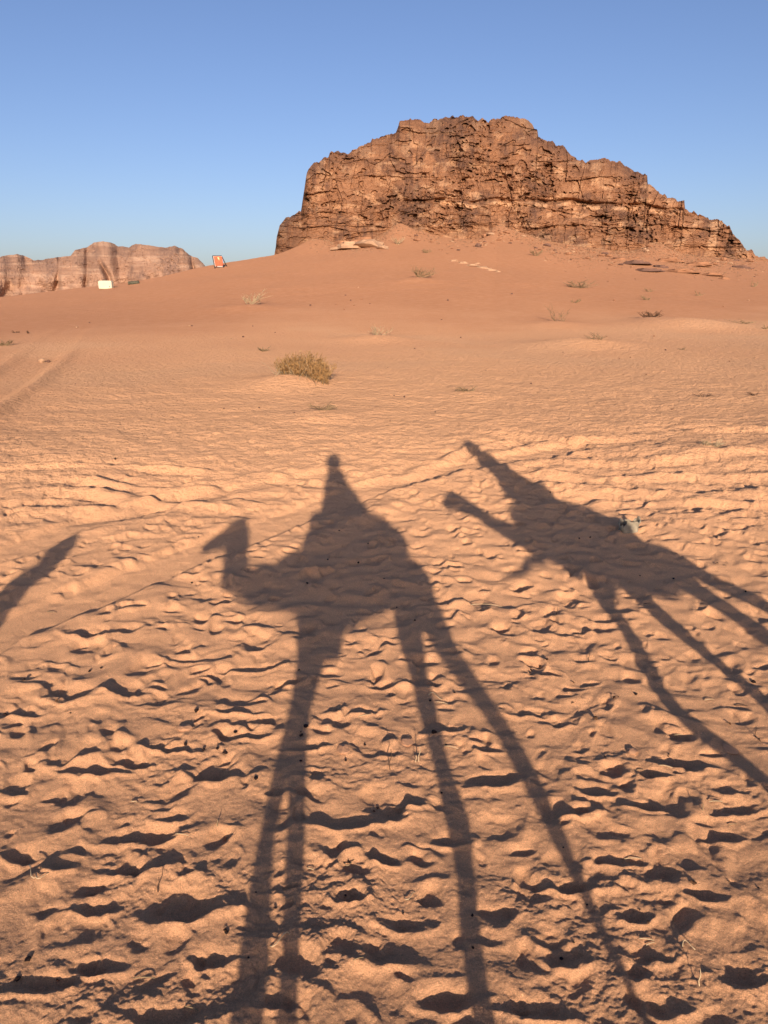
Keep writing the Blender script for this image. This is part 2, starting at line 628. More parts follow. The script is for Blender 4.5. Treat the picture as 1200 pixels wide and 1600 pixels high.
# ------------------------------------------------------------------ rock
def rock_mat(name, tones, varnish, pale, bumpd, sc):
    n = Nodes(name)
    n.b.inputs['Roughness'].default_value = 0.9
    f = n.noise(0.35 * sc, 5, 0.65)
    col = n.ramp(f, [(0.30, tones[0]), (0.5, tones[1]), (0.7, tones[2])])
    strata = n.noise(1.0 * sc, 4, 0.6, stretch=(0.12, 0.12, 2.2))
    col = n.mix(0.5, col, n.ramp(strata, [(0.3, tones[0]), (0.55, tones[2])]))
    vf = n.att('varnish')
    st = n.noise(1.2 * sc, 5, 0.7, stretch=(1.6, 1, 0.35))
    vv = n.math('MULTIPLY', vf, n.ramp(st, [(0.35, (0.15, 0.15, 0.15)), (0.6, (1, 1, 1))]))
    col = n.mix(vv, col, varnish)
    col = n.mix(n.att('pale'), col, pale)
    b = n.bump(n.noise(3.0 * sc, 6, 0.7), bumpd)
    return n.done(col, b)


ROCK = rock_mat('sandstone', ((0.20, 0.096, 0.050), (0.275, 0.133, 0.067), (0.36, 0.184, 0.094)), (0.120, 0.064, 0.043), (0.60, 0.365, 0.20), 0.12, 1.0)
ROCKF = rock_mat('far_sandstone', ((0.27, 0.155, 0.100), (0.35, 0.205, 0.130), (0.43, 0.265, 0.175)), (0.18, 0.115, 0.09), (0.54, 0.355, 0.235), 1.0, 0.12)  # pinkish tan rock, its tones lightened to stand in for distance haze

TOP = [(428, 402), (431, 385), (432, 372), (437, 352), (446, 341), (457, 337), (470, 329), (473, 310), (475, 298), (480, 270), (487, 259), (500, 252), (514, 246),
       (519, 237), (532, 238), (545, 239), (560, 233), (575, 224), (590, 215), (618, 208), (624, 192), (636, 187), (650, 187),
       (665, 190), (680, 185), (700, 184), (722, 180), (745, 186), (760, 189), (775, 184), (790, 181), (815, 184), (827, 196), (835, 206),
       (837, 216), (860, 222), (880, 233), (893, 246), (905, 252), (920, 252), (938, 248), (965, 252), (985, 266), (998, 272), (1009, 274),
       (1011, 286), (1025, 296), (1036, 305), (1048, 311), (1069, 316), (1070, 330), (1088, 334), (1108, 341), (1128, 347), (1140, 353),
       (1151, 372), (1166, 388), (1185, 401), (1205, 404), (1230, 402), (1300, 410), (1420, 430)]


def terrace(q, step):
    f = q - np.floor(q)
    return step * (np.floor(q) + smooth(0.80, 1.0, f))


def rock_disp(X, Z, s=0, k=1.0, up=None):
    """craggy relief, metres towards the viewer, over face coordinates in metres; up = 1 on the sheer upper cliff"""
    if up is None:
        up = np.ones_like(X)
    wx = X + 0.45 * perlin(X / 4, Z / 4, s + 1) + 0.12 * perlin(X / 1.1, Z / 1.1, s + 2) + 0.07 * perlin(X / .4, Z / .4, s + 50)
    wz = Z + 0.5 * perlin(X / 6, Z / 3, s + 3) + 0.12 * perlin(X / 1.0, Z / 1.0, s + 4) + 0.06 * perlin(X / .4, Z / .4, s + 51)
    D = 1.9 * perlin(X / 9, Z / 26, s + 5) + 1.0 * perlin(X / 3.6, Z / 11, s + 6)
    busy = 0.2 + 0.8 * smooth(-0.20, 0.35, fbm(X / 7, Z / 6, 2, s + 55) + 0.25 * (1 - up))
    D += (1 - up) * terrace(fbm(wx / 4.5, wz / 1.3, 3, s + 64) * 2.4, 0.30)
    D += 0.9 * fbm(wx / 2.4, wz / 3.0, 3, s + 60) * (0.4 + 0.6 * busy)
    # jointed blocks: courses split by upright joints, each block set in or out and slightly tilted
    for i, (bw, bh, am) in enumerate(((4.2, 4.8, 1.15), (1.9, 1.7, 0.65), (0.85, 0.62, 0.38), (0.42, 0.30, 0.15))):
        ww, hh_ = wx + 0.25 * bw * perlin(X / bw + 3.1, Z / bh, s + 90 + i), wz + 0.30 * bh * perlin(X / (2 * bw), Z / bh + 7.7, s + 94 + i)
        hh_ = hh_ * (1 + 0.25 * (1 - up))
        row = np.floor(hh_ / bh).astype(np.int64)
        off = RND[7][(row * 53 + s + i * 11) & 4095] * 3
        cw = bw * (0.65 + 0.9 * RND[2][(row * 29 + s + i * 5) & 4095])
        cq = ww / cw + off
        col_ = np.floor(cq).astype(np.int64)
        id_ = hsh(row, col_, s % 50 + 40 + i)
        fx, fz = cq - col_ - 0.5, hh_ / bh - row - 0.5
        m = 1.0 if i < 2 else busy * 1.1
        D += m * am * (0.75 * (RND[3][id_] - 0.5) + 1.1 * (RND[4][id_] - 0.5) * fx - 0.5 * (RND[5][id_] - 0.1) * fz)
    bed = RND[6][(np.floor(wz / 0.8).astype(np.int64) * 37 + s) & 4095] - 0.5
    D += (0.25 + 0.35 * (1 - up)) * bed
    for i, (sx, sz, am, ck) in enumerate(((3.4, 4.0, 0.6, 0.10), (1.4, 1.0, 0.30, 0.0), (0.62, 0.5, 0.20, 0.0))):
        f1, f2, idn, ox, oy = worley(wx / sx, wz / sz, s + 20 + i)
        am = am * (busy if i else 1.0)
        D += am * (RND[3][idn] - 0.5) + am * 0.8 * ((RND[4][idn] - 0.5) * ox + (RND[5][idn] - 0.35) * oy)
        if ck:
            m = smooth(0.1, 0.5, perlin(X / 5, Z / 5, s + 80 + i))
            D -= ck * m * (1 - smooth(0.0, 0.06, f2 - f1))
    D += (0.10 + 0.16 * busy) * fbm(X / 0.5, Z / 0.34, 3, s + 47)
    tf = fbm(wx / 1.6, wz / 0.8, 2, s + 40)
    D -= 1.2 * smooth(0.48, 0.56, tf) * (0.3 + 0.7 * busy)
    D -= 0.6 * smooth(0.50, 0.56, fbm(wx / 0.55, wz / 0.35, 2, s + 44)) * busy
    return D * k


def build_hill():
    ncol, nf, nb = 1150, 250, 26
    px = np.linspace(428, 1420, ncol)
    # finer columns where the photograph looks, coarser beyond
    px = np.concatenate([np.linspace(428, 1210, 1060), np.linspace(1212, 1420, 60)])
    ncol = len(px)
    tp = np.array(TOP, float)
    top = np.interp(px, tp[:, 0], tp[:, 1])
    a = (px - 600) / 1202 / (cP + (800 - np.maximum(top, 300)) / 1202 * sP)
    top = top - (3.2 * fbm(px / 9.0, px * 0 + 3.3, 3, 70) + 1.8 * (np.floor(2.0 * fbm(px / 10.0, px * 0 + 9.3, 2, 72)) / 2.0) + 0.7) * smooth(430, 470, px)
    e_top = tan_e_v(top)
    foot_py = np.interp(a, SK_A, SK_PY)
    e_foot = tan_e_v(foot_py + 9)
    Yf = np.interp(a, SK_A, SK_Y)
    ledge_py = np.interp(px, [430, 560, 680, 760, 860, 960, 1060, 1130, 1200], [330, 316, 312, 313, 312, 317, 325, 350, 395])
    e_led = tan_e_v(ledge_py)
    v = np.linspace(0, 1, nf)[:, None]
    E = e_foot[None] + (e_top - e_foot)[None] * v
    zrel = (E - e_foot[None]) * 100
    zled = np.clip((e_led - e_foot), 0, None)[None] * 100
    below = np.minimum(zrel, zled)
    above = np.clip(zrel - zled, 0, None)
    set_ = 0.62 * below + 0.30 * above
    ztop = (e_top - e_foot)[None] * 100
    near_top = np.clip((v - 0.80) / 0.20, 0, 1) * np.minimum(ztop / 10, 1)
    set_ = set_ + 3.0 * near_top ** 2 + 0.8 * near_top
    # left lower tier stands in front
    tier = smooth(330, 338, 480 - 0 * px)[None] * 0
    left = np.clip((492 - px) / 62, 0, 1)[None]
    curve = 10 * left ** 2
    A_ = np.repeat(a[None], nf, 0)
    X = A_ * 100
    Z = E * 100
    up = smooth(-0.5, 1.0, (E - e_led[None]) * 100)
    D = rock_disp(X, Z, 0, 0.85, up)
    amp = smooth(0, 2.5, ztop) * np.ones_like(D)
    # pale band with overhang above it
    dl = (E - e_led[None]) * 100
    wob = 0.35 * perlin(X / 3, Z * 0 + 1.1, 77)
    groove = np.exp(-((dl + wob + 0.12) / 0.22) ** 2) * smooth(-.5, .1, perlin(X / 5, Z * 0 + 4.4, 78)) * smooth(560, 690, px)[None] * (1 - smooth(1050, 1075, px))[None]
    over = smooth(-0.05, 0.15, dl + wob) * np.exp(-np.clip(dl, 0, None) / 5) * smooth(600, 700, px)[None]
    D = D - 0.6 * groove + 0.45 * over
    # low part: sand-choked rubble, gentler
    calm = smooth(0.0, 3.0, zrel)
    D = D * (0.45 + 0.55 * calm) * amp
    Y = Yf[None] + 1.2 + set_ + curve - D
    Px, Py, Pz = A_ * Y, Y, CAM_H + E * Y
    # the back: over the top and down to the ground
    kb = np.linspace(0, 1, nb + 1)[1:, None]
    Yt, zt = Y[-1][None], Pz[-1][None]
    depth = 12 + 34 * smooth(0, 14, ztop)
    Yb = Yt + depth * kb + 0 * Yt
    zb = zt + (-3 - zt) * kb ** 1.7 + 0.8 * fbm((a[None] * 100 + 0 * kb) / 4, Yb / 4, 3, 90) * np.sin(np.pi * kb)
    Xb = a[None] * Yb
    P = np.stack([np.concatenate([Px, Xb]), np.concatenate([Py, Yb]), np.concatenate([Pz, zb])], -1)
    o = grid_obj('rocky_hill', P, ROCK)
    var = smooth(-0.05, 0.45, fbm(X / 5.5, Z / 4, 4, 100) + 0.25 * smooth(2, 10, Z * 1.0 - 8) - 0.05)
    var = np.maximum(var * 0.9, 0.8 * smooth(0.12, 0.42, fbm(X / 1.1, Z / 4.5, 3, 105)) * smooth(-0.2, 0.3, perlin(X / 8, Z / 8, 106)))
    pale = 0.45 * smooth(0.30, 0.65, fbm(X / 2.2, Z / 1.1, 3, 110)) * (1 - smooth(8, 16, zrel)) + 0.25 * smooth(.3, .6, fbm(X / 2.2, Z / 3, 3, 111))
    pale = np.maximum(pale, 0.9 * smooth(-0.25, 0.1, perlin(X / 2.6, Z * 0 + 8.8, 79)) * np.exp(-((dl + wob + 0.55) / 0.22) ** 4) * smooth(640, 700, px)[None] * (1 - smooth(1040, 1065, px))[None])
    full = lambda q: np.concatenate([q, np.repeat(q[-1:], nb, 0)])
    attr(o, 'varnish', np.clip(full(var), 0, 1))
    attr(o, 'pale', np.clip(full(pale), 0, 1))
    tag(o, kind='structure')
    sharpen(o, 40)
    return o


def tan_e_v(py):
    v = (800 - py) / 1202
    return (-sP + v * cP) / (cP + v * sP)


def sharpen(o, deg):
    o.data.polygons.foreach_set('use_smooth', np.zeros(len(o.data.polygons), bool))


build_hill()


def build_range(name, pts, Y0, foot, cell, seed, ncol, nf, depth, nx=None):
    """a distant rock massif: outline pts in the photograph's pixels, standing Y0 metres away"""
    tp = np.array(pts, float)
    px = np.linspace(tp[0, 0], tp[-1, 0], ncol)
    a = (px - 600) / 1202 / (cP + (800 - 420) / 1202 * sP)
    top = np.interp(px, tp[:, 0], tp[:, 1]) - 0.9 * fbm(px / 9, px * 0 + seed, 3, seed)
    e1 = tan_e_v(top)
    e0 = tan_e_v(np.full(ncol, float(foot)))
    v = np.linspace(0, 1, nf)[:, None]
    E = e0[None] + (e1 - e0)[None] * v
    X = np.repeat(a[None], nf, 0) * Y0 / cell
    Z = E * Y0 / cell
    D = rock_disp(X, Z, seed, 0.42)
    fl = fbm(X / 12, Z / 60, 3, seed + 3)
    gl = np.abs(perlin(X / 13 + 0.03 * perlin(X / 4, Z / 4, 7), Z / 70, seed + 12))
    D = D + 5.0 * fl - 6.0 * np.exp(-(gl / 0.07) ** 2) * (0.5 + 0.7 * perlin(X / 6, Z / 5, 6)) + 4.0 * np.clip(gl, 0, .6) - 3.0 * smooth(0.1, 0.3, np.abs(perlin(X / 16, Z / 60, seed + 8))) * 0
    Y = Y0 + (E - e0[None]) * Y0 * (0.45) + 18 * cell / 4 * np.clip(v - 0.6, 0, 1) ** 2 * 12 - D * cell
    P1 = np.stack([a[None] * Y, Y, CAM_H + E * Y], -1)
    kb = np.linspace(0, 1, 9)[1:, None]
    Yt, zt = Y[-1][None], P1[-1, :, 2][None]
    Yb = Yt + depth * kb
    zb = zt + (-8 - zt) * kb ** 1.6
    P2 = np.stack([a[None] * Yb, Yb, zb], -1)
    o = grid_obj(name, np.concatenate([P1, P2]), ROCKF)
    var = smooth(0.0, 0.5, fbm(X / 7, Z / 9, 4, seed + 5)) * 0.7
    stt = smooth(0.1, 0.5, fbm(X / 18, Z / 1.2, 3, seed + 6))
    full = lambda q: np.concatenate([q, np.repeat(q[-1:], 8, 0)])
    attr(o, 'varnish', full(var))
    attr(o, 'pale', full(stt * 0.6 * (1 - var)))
    sharpen(o, 0)
    tag(o, kind='structure')
    return o


RANGE = [(-260, 420), (-120, 395), (-40, 410), (0, 402), (12, 399), (30, 397), (42, 400), (54, 407), (66, 406), (90, 402), (112, 400), (120, 391), (140, 386),
         (150, 379), (165, 377), (178, 379), (188, 385), (205, 386), (215, 381), (235, 383), (252, 386), (262, 387), (275, 384), (288, 389),
         (297, 398), (303, 401), (310, 403), (318, 412), (324, 419), (330, 415), (345, 416), (356, 428), (380, 470)]
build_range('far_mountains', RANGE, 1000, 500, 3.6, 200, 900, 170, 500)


MARKS = [(520, 722, 'the head of the middle rider shadow'), (375, 830, 'the head of the middle camel shadow'), (540, 860, 'the hump of the middle camel shadow'),
         (480, 985, 'the chest of the middle camel shadow'), (570, 960, 'the belly of the middle camel shadow'), (464, 1120, 'the middle camel upper front leg shadow'),
         (464, 1240, 'the fork of the front leg shadows'), (400, 1420, 'the bottom of the outer front leg shadow'), (458, 1420, 'the bottom of the inner front leg shadow'),
         (640, 1030, 'the top of the straight hind leg shadow'), (678, 1150, 'the middle of the straight hind leg shadow'), (715, 1300, 'the lower straight hind leg shadow'),
         (742, 1480, 'the foot of the straight hind leg shadow'), (740, 1060, 'the top of the slanting hind leg shadow'), (820, 1200, 'the middle of the slanting hind leg shadow'),
         (895, 1360, 'the lower slanting hind leg shadow'), (960, 1500, 'the foot of the slanting hind leg shadow'), (728, 700, 'the head of the right rider shadow'),
         (700, 785, 'the head of the right camel shadow'), (830, 880, 'the hanging strap shadow'), (900, 840, 'the body of the right camel shadow'), (980, 830, 'the broken container'),
         (950, 960, 'the right camel first leg top'), (1020, 1050, 'the right camel first leg shadow'), (1130, 1160, 'the end of the right camel leg shadow'),
         (1100, 1020, 'the second leg of the right camel shadow'), (1130, 930, 'the hind legs of the right camel shadow'), (60, 890, 'the guide shadow at the left edge'),
         (472, 575, 'the big bush'), (392, 473, 'the pale shrub on the left slope'), (592, 523, 'the pale shrub at the dune foot'), (654, 433, 'the green shrub high on the dune'),
         (166, 443, 'the cream box'), (345, 408, 'the orange sign'), (870, 497, 'the loose twiggy shrub'), (1016, 497, 'the compact dark shrub'), (730, 613, 'the low tuft on the plain'),
         (500, 645, 'the sparse greenish tuft'), (900, 450, 'the twiggy shrub under the rubble'), (1090, 462, 'the forked shrub'), (1110, 705, 'the grass mound at the right'),
         (550, 385, 'the left foot of the cliff'), (745, 415, 'the pale slabs under the cliff'), (785, 370, 'the sand tongue under the cliff'), (1050, 415, 'the dark slabs'),
         (900, 395, 'the rubble under the white band'), (66, 565, 'the pale stone by the wheel track'), (60, 1365, 'the straw tuft at the lower left'), (290, 1138, 'the cracked sand lump at the left'),
         (110, 1078, 'the large print at the left'), (225, 1294, 'the wide dark print at the left'), (330, 1410, 'the dark double print at the lower left'), (60, 1500, 'the bottom left corner'),
         (265, 1575, 'the print at the bottom edge'), (600, 1480, 'the long print between the leg shadows'), (560, 1275, 'the wide print between the leg shadows'),
         (1060, 1180, 'the square print at the right'), (1150, 1510, 'the bottom right corner'), (880, 1480, 'the round print at the lower right'), (1100, 1300, 'the prints at the right edge'),
         (660, 400, 'the dune top under the cliff'), (1150, 425, 'the right end of the hill'), (1000, 580, 'the grey plain at the right'), (250, 720, 'the ruts on the left')]


def where(px, py):
    d = sorted((math.hypot(px - a_, (py - b_) * 1.5), a_, b_, t_) for a_, b_, t_ in MARKS)[0]
    dx, dy = px - d[1], py - d[2]
    if d[0] < 9:
        w = 'right at'
    elif abs(dx) > 1.4 * abs(dy):
        w = ('just ' if abs(dx) < 35 else '') + ('right of' if dx > 0 else 'left of')
    elif abs(dy) > 1.4 * abs(dx):
        w = ('just ' if abs(dy) < 30 else '') + ('below' if dy > 0 else 'above')
    else:
        w = ('lower ' if dy > 0 else 'upper ') + ('right of' if dx > 0 else 'left of')
    return w + ' ' + d[3]


# ------------------------------------------------------------------ loose rock on the slope
STONE_PALE = simple('pale_stone', (0.38, 0.22, 0.125), (0.56, 0.36, 0.215), 1.5, 0.9, 0.03)
STONE_BROWN = simple('brown_stone', (0.24, 0.115, 0.06), (0.44, 0.22, 0.115), 1.5, 0.9, 0.03)
STONE_DARK = simple('dark_stone', (0.12, 0.07, 0.05), (0.24, 0.13, 0.09), 2, 0.9, 0.03)


def rock_mesh(name, seed, flat=0.5, mat=None, sub=3, rough=0.75):
    bm = bmesh.new()
    bmesh.ops.create_icosphere(bm, subdivisions=sub, radius=1)
    r = np.random.default_rng(seed)
    dirs = r.normal(size=(14, 3))
    dirs /= np.linalg.norm(dirs, axis=1)[:, None]
    cut = 0.50 + 0.35 * r.random(14)
    for v in bm.verts:
        p = np.array(v.co)
        for d_, c_ in zip(dirs, cut):
            k = p @ d_
            if k > c_:
                p = p - d_ * (k - c_)
        p += rough * 0.25 * r.normal(size=3) * 0.25
        v.co = (p[0], p[1], p[2] * flat)
    me = bpy.data.meshes.new(name)
    bm.to_mesh(me)
    bm.free()
    if mat:
        me.materials.append(mat)
    return me


def slab_mesh(name, seed, mat):
    r = np.random.default_rng(seed)
    bm = bmesh.new()
    for layer in range(3):
        n_ = 13
        a0 = r.random() * 6
        cx, cy = 0.22 * (r.random() - .5), 0.3 * (r.random() - .5)
        ring = [[], []]
        rad = [(0.98 - 0.20 * layer) * (0.72 + 0.34 * r.random()) for _ in range(n_)]
        for i in range(n_):
            q = 2 * math.pi * i / n_ + a0 + 0.2 * (r.random() - .5)
            for j in (0, 1):
                zz = -0.16 + 0.11 * layer + 0.105 * j + 0.02 * (r.random() - .5)
                ring[j].append(bm.verts.new((cx + rad[i] * (1 - .04 * j) * math.cos(q), cy + rad[i] * (1 - .04 * j) * math.sin(q), zz)))
        for i in range(n_):
            i2 = (i + 1) % n_
            bm.faces.new((ring[0][i], ring[0][i2], ring[1][i2], ring[1][i]))
        bm.faces.new(ring[1])
        bm.faces.new(ring[0][::-1])
    me = bpy.data.meshes.new(name)
    bm.to_mesh(me)
    bm.free()
    me.materials.append(mat)
    return me


ROCKS = {}
for mname, mt in (('pale', STONE_PALE), ('brown', STONE_BROWN), ('dark', STONE_DARK)):
    ROCKS[mname] = [rock_mesh('rock', 10 + i, f, mt, 2) for i, f in enumerate((0.45, 0.6, 0.8))] + [slab_mesh('slab', 90, mt)]
    SLABS = ROCKS.setdefault('slabs_' + mname, [slab_mesh('slab', 91 + i, mt) for i in range(4)])


def put_rock(name, px, py, wpx, hue, var, label, group=None, sx=1.0, flat=None, sink=0.35, yaw=None, cat='rock', depth=1.0):
    x, y, z = hit_many([px], [py])[0]
    z = float(height_at(x, y)[0])
    s = wpx / 1202 * y / 2
    o = bpy.data.objects.new(name, ROCKS[hue][var] if var < 3 else ROCKS['slabs_' + hue][int(px) % 4])
    scene.collection.objects.link(o)
    o.scale = (s, s * 0.8 * depth, s * (flat or 1.0))
    f = (0.45, 0.6, 0.8, 0.20)[var] * (flat or 1.0) * s
    o.location = (x, y, z + f * (1 - 2 * sink) * 0.6)
    o.rotation_euler.z = yaw if yaw is not None else random.uniform(-0.4, 0.4)
    o.rotation_euler.x = random.uniform(-0.1, 0.1)
    tag(o, label, cat, group)
    return o


SLABG = 'flat dark slabs on the sand under the right end of the hill'
for i, (px, py, w, v_, fl) in enumerate([(990, 412, 60, 3, .6), (1040, 408, 52, 3, .7), (1085, 414, 60, 3, .6), (1010, 422, 58, 3, .5), (1060, 424, 64, 3, .5),
                                         (1110, 430, 44, 3, .6), (1030, 417, 34, 3, .9), (1130, 436, 26, 3, .9), (965, 405, 34, 3, .9), (1155, 418, 40, 3, .8)]):
    put_rock('flat_rock', px, py, w, 'brown' if i % 3 else 'dark', v_, ('brown', 'dark')[i % 3 == 0] + ' flat slab half buried ' + where(px, py), SLABG, sink=.55, flat=fl, depth=1.3)
PALEG = 'pale slabs on the upper dune below the cliff'
for (px, py, w, v_, fl) in [(708, 408, 18, 3, 1), (722, 411, 22, 3, 1), (738, 415, 26, 3, .7), (752, 418, 30, 3, .7), (766, 422, 28, 3, .6), (745, 412, 14, 3, .9), (778, 425, 12, 3, 1)]:
    put_rock('flat_rock', px, py, w, 'pale', v_, 'pale thin slab on the upper dune ' + where(px, py), PALEG, sink=.62, flat=fl, depth=1.3)
LEDG = 'pale ledge rocks at the left foot of the cliff'
for (px, py, w, v_, fl) in [(550, 388, 64, 3, 1.0), (578, 386, 50, 0, .8), (535, 383, 36, 3, 1.2), (598, 389, 20, 0, 1.0), (565, 380, 52, 3, 1.3)]:
    put_rock('rock_ledge', px, py, w, 'pale' if py > 384 else 'brown', v_, ('pale' if py > 384 else 'brown') + ' layered ledge rock ' + where(px, py), LEDG, flat=fl, sink=.2, depth=1.2)
BLKG = 'fallen blocks at the foot of the hill'
for i in range(150):
    px = random.uniform(640, 1190) if i > 20 else random.uniform(745, 800)
    fy = float(np.interp(col_a(px), SK_A, SK_PY))
    py = fy + 3 + abs(random.gauss(0, 11)) if i > 20 else random.uniform(374, 392)
    w = random.choice([4, 5, 5, 6, 7, 9, 13]) * (0.75 if py > fy + 18 else 1)
    hue_ = random.choice(['brown', 'brown', 'brown', 'pale', 'dark'])
    put_rock('fallen_block', px, min(py, 450), w, hue_, random.choice([0, 0, 1, 3]),
             ('tiny', 'small', 'larger')[(w > 4.6) + (w > 8)] + ' ' + hue_ + ' fallen block ' + where(px, py), BLKG, sink=.15)
def rubble():
    vs, fs = [], []
    base = [(1, 0, 0), (-.3, .9, 0), (-.8, -.6, .1), (.1, .1, .8), (.5, -.8, .3), (0, 0, -.5)]
    tri = [(0, 1, 3), (1, 2, 3), (2, 4, 3), (4, 0, 3), (1, 0, 5), (2, 1, 5), (4, 2, 5), (0, 4, 5)]
    P_, Q_, W_ = [], [], []
    for _ in range(3600):
        px = random.choice([random.uniform(640, 1195), random.gauss(900, 60), random.gauss(1080, 60), random.gauss(560, 40)])
        if not 480 < px < 1197:
            continue
        fy = float(np.interp(col_a(px), SK_A, SK_PY))
        P_.append(px)
        Q_.append(fy - 3 + abs(random.gauss(0, 9 + 7 * (px > 850))))
        W_.append(random.uniform(1.2, 3.6))
    H_ = hit_many(P_, Q_)
    xs = np.array([h[0] for h in H_])
    ys = np.array([h[1] for h in H_])
    zs = height_at(xs, ys)
    for x, y, z, w in zip(xs, ys, zs, W_):
        s_ = w / 1202 * y / 1.6
        q = random.uniform(0, 6.28)
        b0 = len(vs)
        for (a_, b_, c_) in base:
            a_, b_, c_ = a_ * random.uniform(.7, 1.3), b_ * random.uniform(.7, 1.2), c_ * random.uniform(.5, 1.1)
            vs.append((x + s_ * (a_ * math.cos(q) - b_ * math.sin(q)), y + s_ * (a_ * math.sin(q) + b_ * math.cos(q)), z + s_ * c_ * .8))
        fs += [(b0 + i, b0 + j, b0 + k_) for i, j, k_ in tri]
    o = mesh_obj('rubble', vs, fs, simple('rubble_stone', (0.22, 0.115, 0.06), (0.50, 0.30, 0.17), 0.9, 0.9), None, False)
    tag(o, 'small broken stones strewn along the foot of the rocky hill', kind='stuff')


rubble()
SMG = 'small stones scattered on the dune and the far plain'
small = [(540, 462), (548, 470), (565, 468), (553, 478), (538, 484), (525, 477), (578, 475), (720, 528), (606, 575), (648, 545), (485, 478),
         (380, 527), (395, 510), (362, 530), (430, 520), (700, 470), (690, 500), (1040, 548), (1140, 565), (1022, 526), (948, 526), (968, 560), (985, 559),
         (1180, 560), (608, 618), (616, 618), (632, 620), (610, 660), (460, 650), (405, 638), (350, 640), (680, 645), (140, 505), (300, 510), (118, 600),
         (880, 552), (760, 580), (830, 600), (1050, 640), (1100, 600), (1010, 585), (560, 450), (1130, 480), (1170, 470), (960, 470), (800, 460)]
for k, (px, py) in enumerate(small):
    hue_ = random.choice(['dark', 'brown', 'pale', 'dark'])
    put_rock('pebble', px, py, random.choice([3, 3.5, 4]), hue_, random.choice([1, 2]),
             'small ' + hue_ + ' stone on the sand ' + where(px, py), SMG, sink=.1, cat='stone')
put_rock('stone', 66, 565, 12, 'pale', 2, 'pale stone beside the wheel track at the left edge', cat='stone', sink=.15)
put_rock('stone', 76, 565, 7, 'dark', 2, 'small dark stone touching the pale stone beside the left wheel track', cat='stone', sink=.15)
put_rock('stone', 120, 512, 5, 'pale', 1, 'tiny white stone above the left wheel track', cat='stone', sink=.15)
put_rock('stone', 296, 510, 4, 'pale', 1, 'tiny white stone in the middle of the left dune slope', cat='stone', sink=.15)


# ------------------------------------------------------------------ plants
def tube(vs, fs, pts, r0, r1, sides=4):
    base = len(vs)
    k = len(pts)
    for i, p in enumerate(pts):
        d = (pts[min(i + 1, k - 1)] - pts[max(i - 1, 0)])
        d = d / (np.linalg.norm(d) + 1e-9)
        u = np.cross(d, [0.3, 0.9, 0.2])
        u /= np.linalg.norm(u) + 1e-9
        w = np.cross(d, u)
        r = r0 + (r1 - r0) * i / (k - 1)
        for s in range(sides):
            q = 2 * math.pi * s / sides
            vs.append(p + r * (math.cos(q) * u + math.sin(q) * w))
    for i in range(k - 1):
        for s in range(sides):
            s2 = (s + 1) % sides
            fs.append((base + i * sides + s, base + i * sides + s2, base + (i + 1) * sides + s2, base + (i + 1) * sides + s))
    fs.append(tuple(base + s for s in range(sides))[::-1])
    fs.append(tuple(base + (k - 1) * sides + s for s in range(sides)))


STEM = simple('dry_stem', (0.22, 0.15, 0.075), (0.40, 0.29, 0.16), 12)
STRAW = simple('straw', (0.42, 0.30, 0.16), (0.66, 0.52, 0.32), 20)
TWIGD = simple('dark_twig', (0.05, 0.03, 0.02), (0.16, 0.09, 0.05), 20)
LEAF = simple('olive_scrub', (0.36, 0.205, 0.075), (0.64, 0.39, 0.165), 6)
GREENDRY = simple('dull_green_scrub', (0.19, 0.135, 0.065), (0.38, 0.27, 0.14), 8)


def broom(root, spots, n, h, spread, mat_s, mat_l, rad=0.006, leaf=0.02, part='branches', leaves=True):
    vs, fs, lv, lf = [], [], [], []
    for i in range(n):
        bx, by = spots(i)
        bz = float(height_at(root.location.x + bx, root.location.y + by)[0]) - root.location.z
        ang = random.uniform(0, 2 * math.pi)
        lean = abs(random.gauss(0, 1)) * spread
        L = h * random.uniform(0.40, 1.0) * (0.85 + 0.22 * math.sin(4.2 * bx + 1.0) * math.cos(2.1 * bx))
        p = np.array([bx, by, bz - 0.06])
        d = np.array([math.cos(ang) * lean + bx * 0.25, math.sin(ang) * lean + by * 0.25, 1.0])
        pts = [p]
        for s in range(5):
            d = d + np.array([random.gauss(0, .22), random.gauss(0, .22), 0.05])
            d /= np.linalg.norm(d)
            p = p + d * L / 5
            pts.append(p)
        tube(vs, fs, pts, rad, rad * 0.4, 3)
        if leaves:
            for s in range(2, 6):
                for _ in range(3):
                    dd = np.array([random.gauss(0, .5), random.gauss(0, .5), 0.8])
                    dd /= np.linalg.norm(dd)
                    q = pts[s] + 0.02 * rng.normal(size=3)
                    ln = random.uniform(0.05, 0.14) * (h / 0.8)
                    tube(lv, lf, [q, q + dd * ln * .6, q + dd * ln + 0.01 * rng.normal(size=3)], leaf * .5, leaf * .18, 3)
    mesh_obj(part, vs, fs, mat_s, root)
    if leaves:
        mesh_obj('foliage', lv, lf, mat_l, root)


gx, gy, _ = hit_many([474], [597])[0]
gz = float(height_at(gx, gy)[0])
bush = empty('desert_bush', (gx, gy, gz))
W = 92 / 1202 * gy / 2


def bush_spot(i):
    t_ = random.uniform(-1, 1)
    return t_ * W * 0.80, 0.20 * random.gauss(0, 1) - 0.5 * t_


broom(bush, bush_spot, 320, 0.60, 0.38, STEM, LEAF, 0.006, 0.015)

broom(bush, lambda i: (random.uniform(-1, 1) * W * 0.95, 0.3 * random.gauss(0, 1)), 60, 0.72, 0.6, STRAW, STRAW, 0.006, 0.01, part='dead_stems', leaves=False)
tag(bush, 'large olive yellow desert bush on its own low sand mound', 'bush')


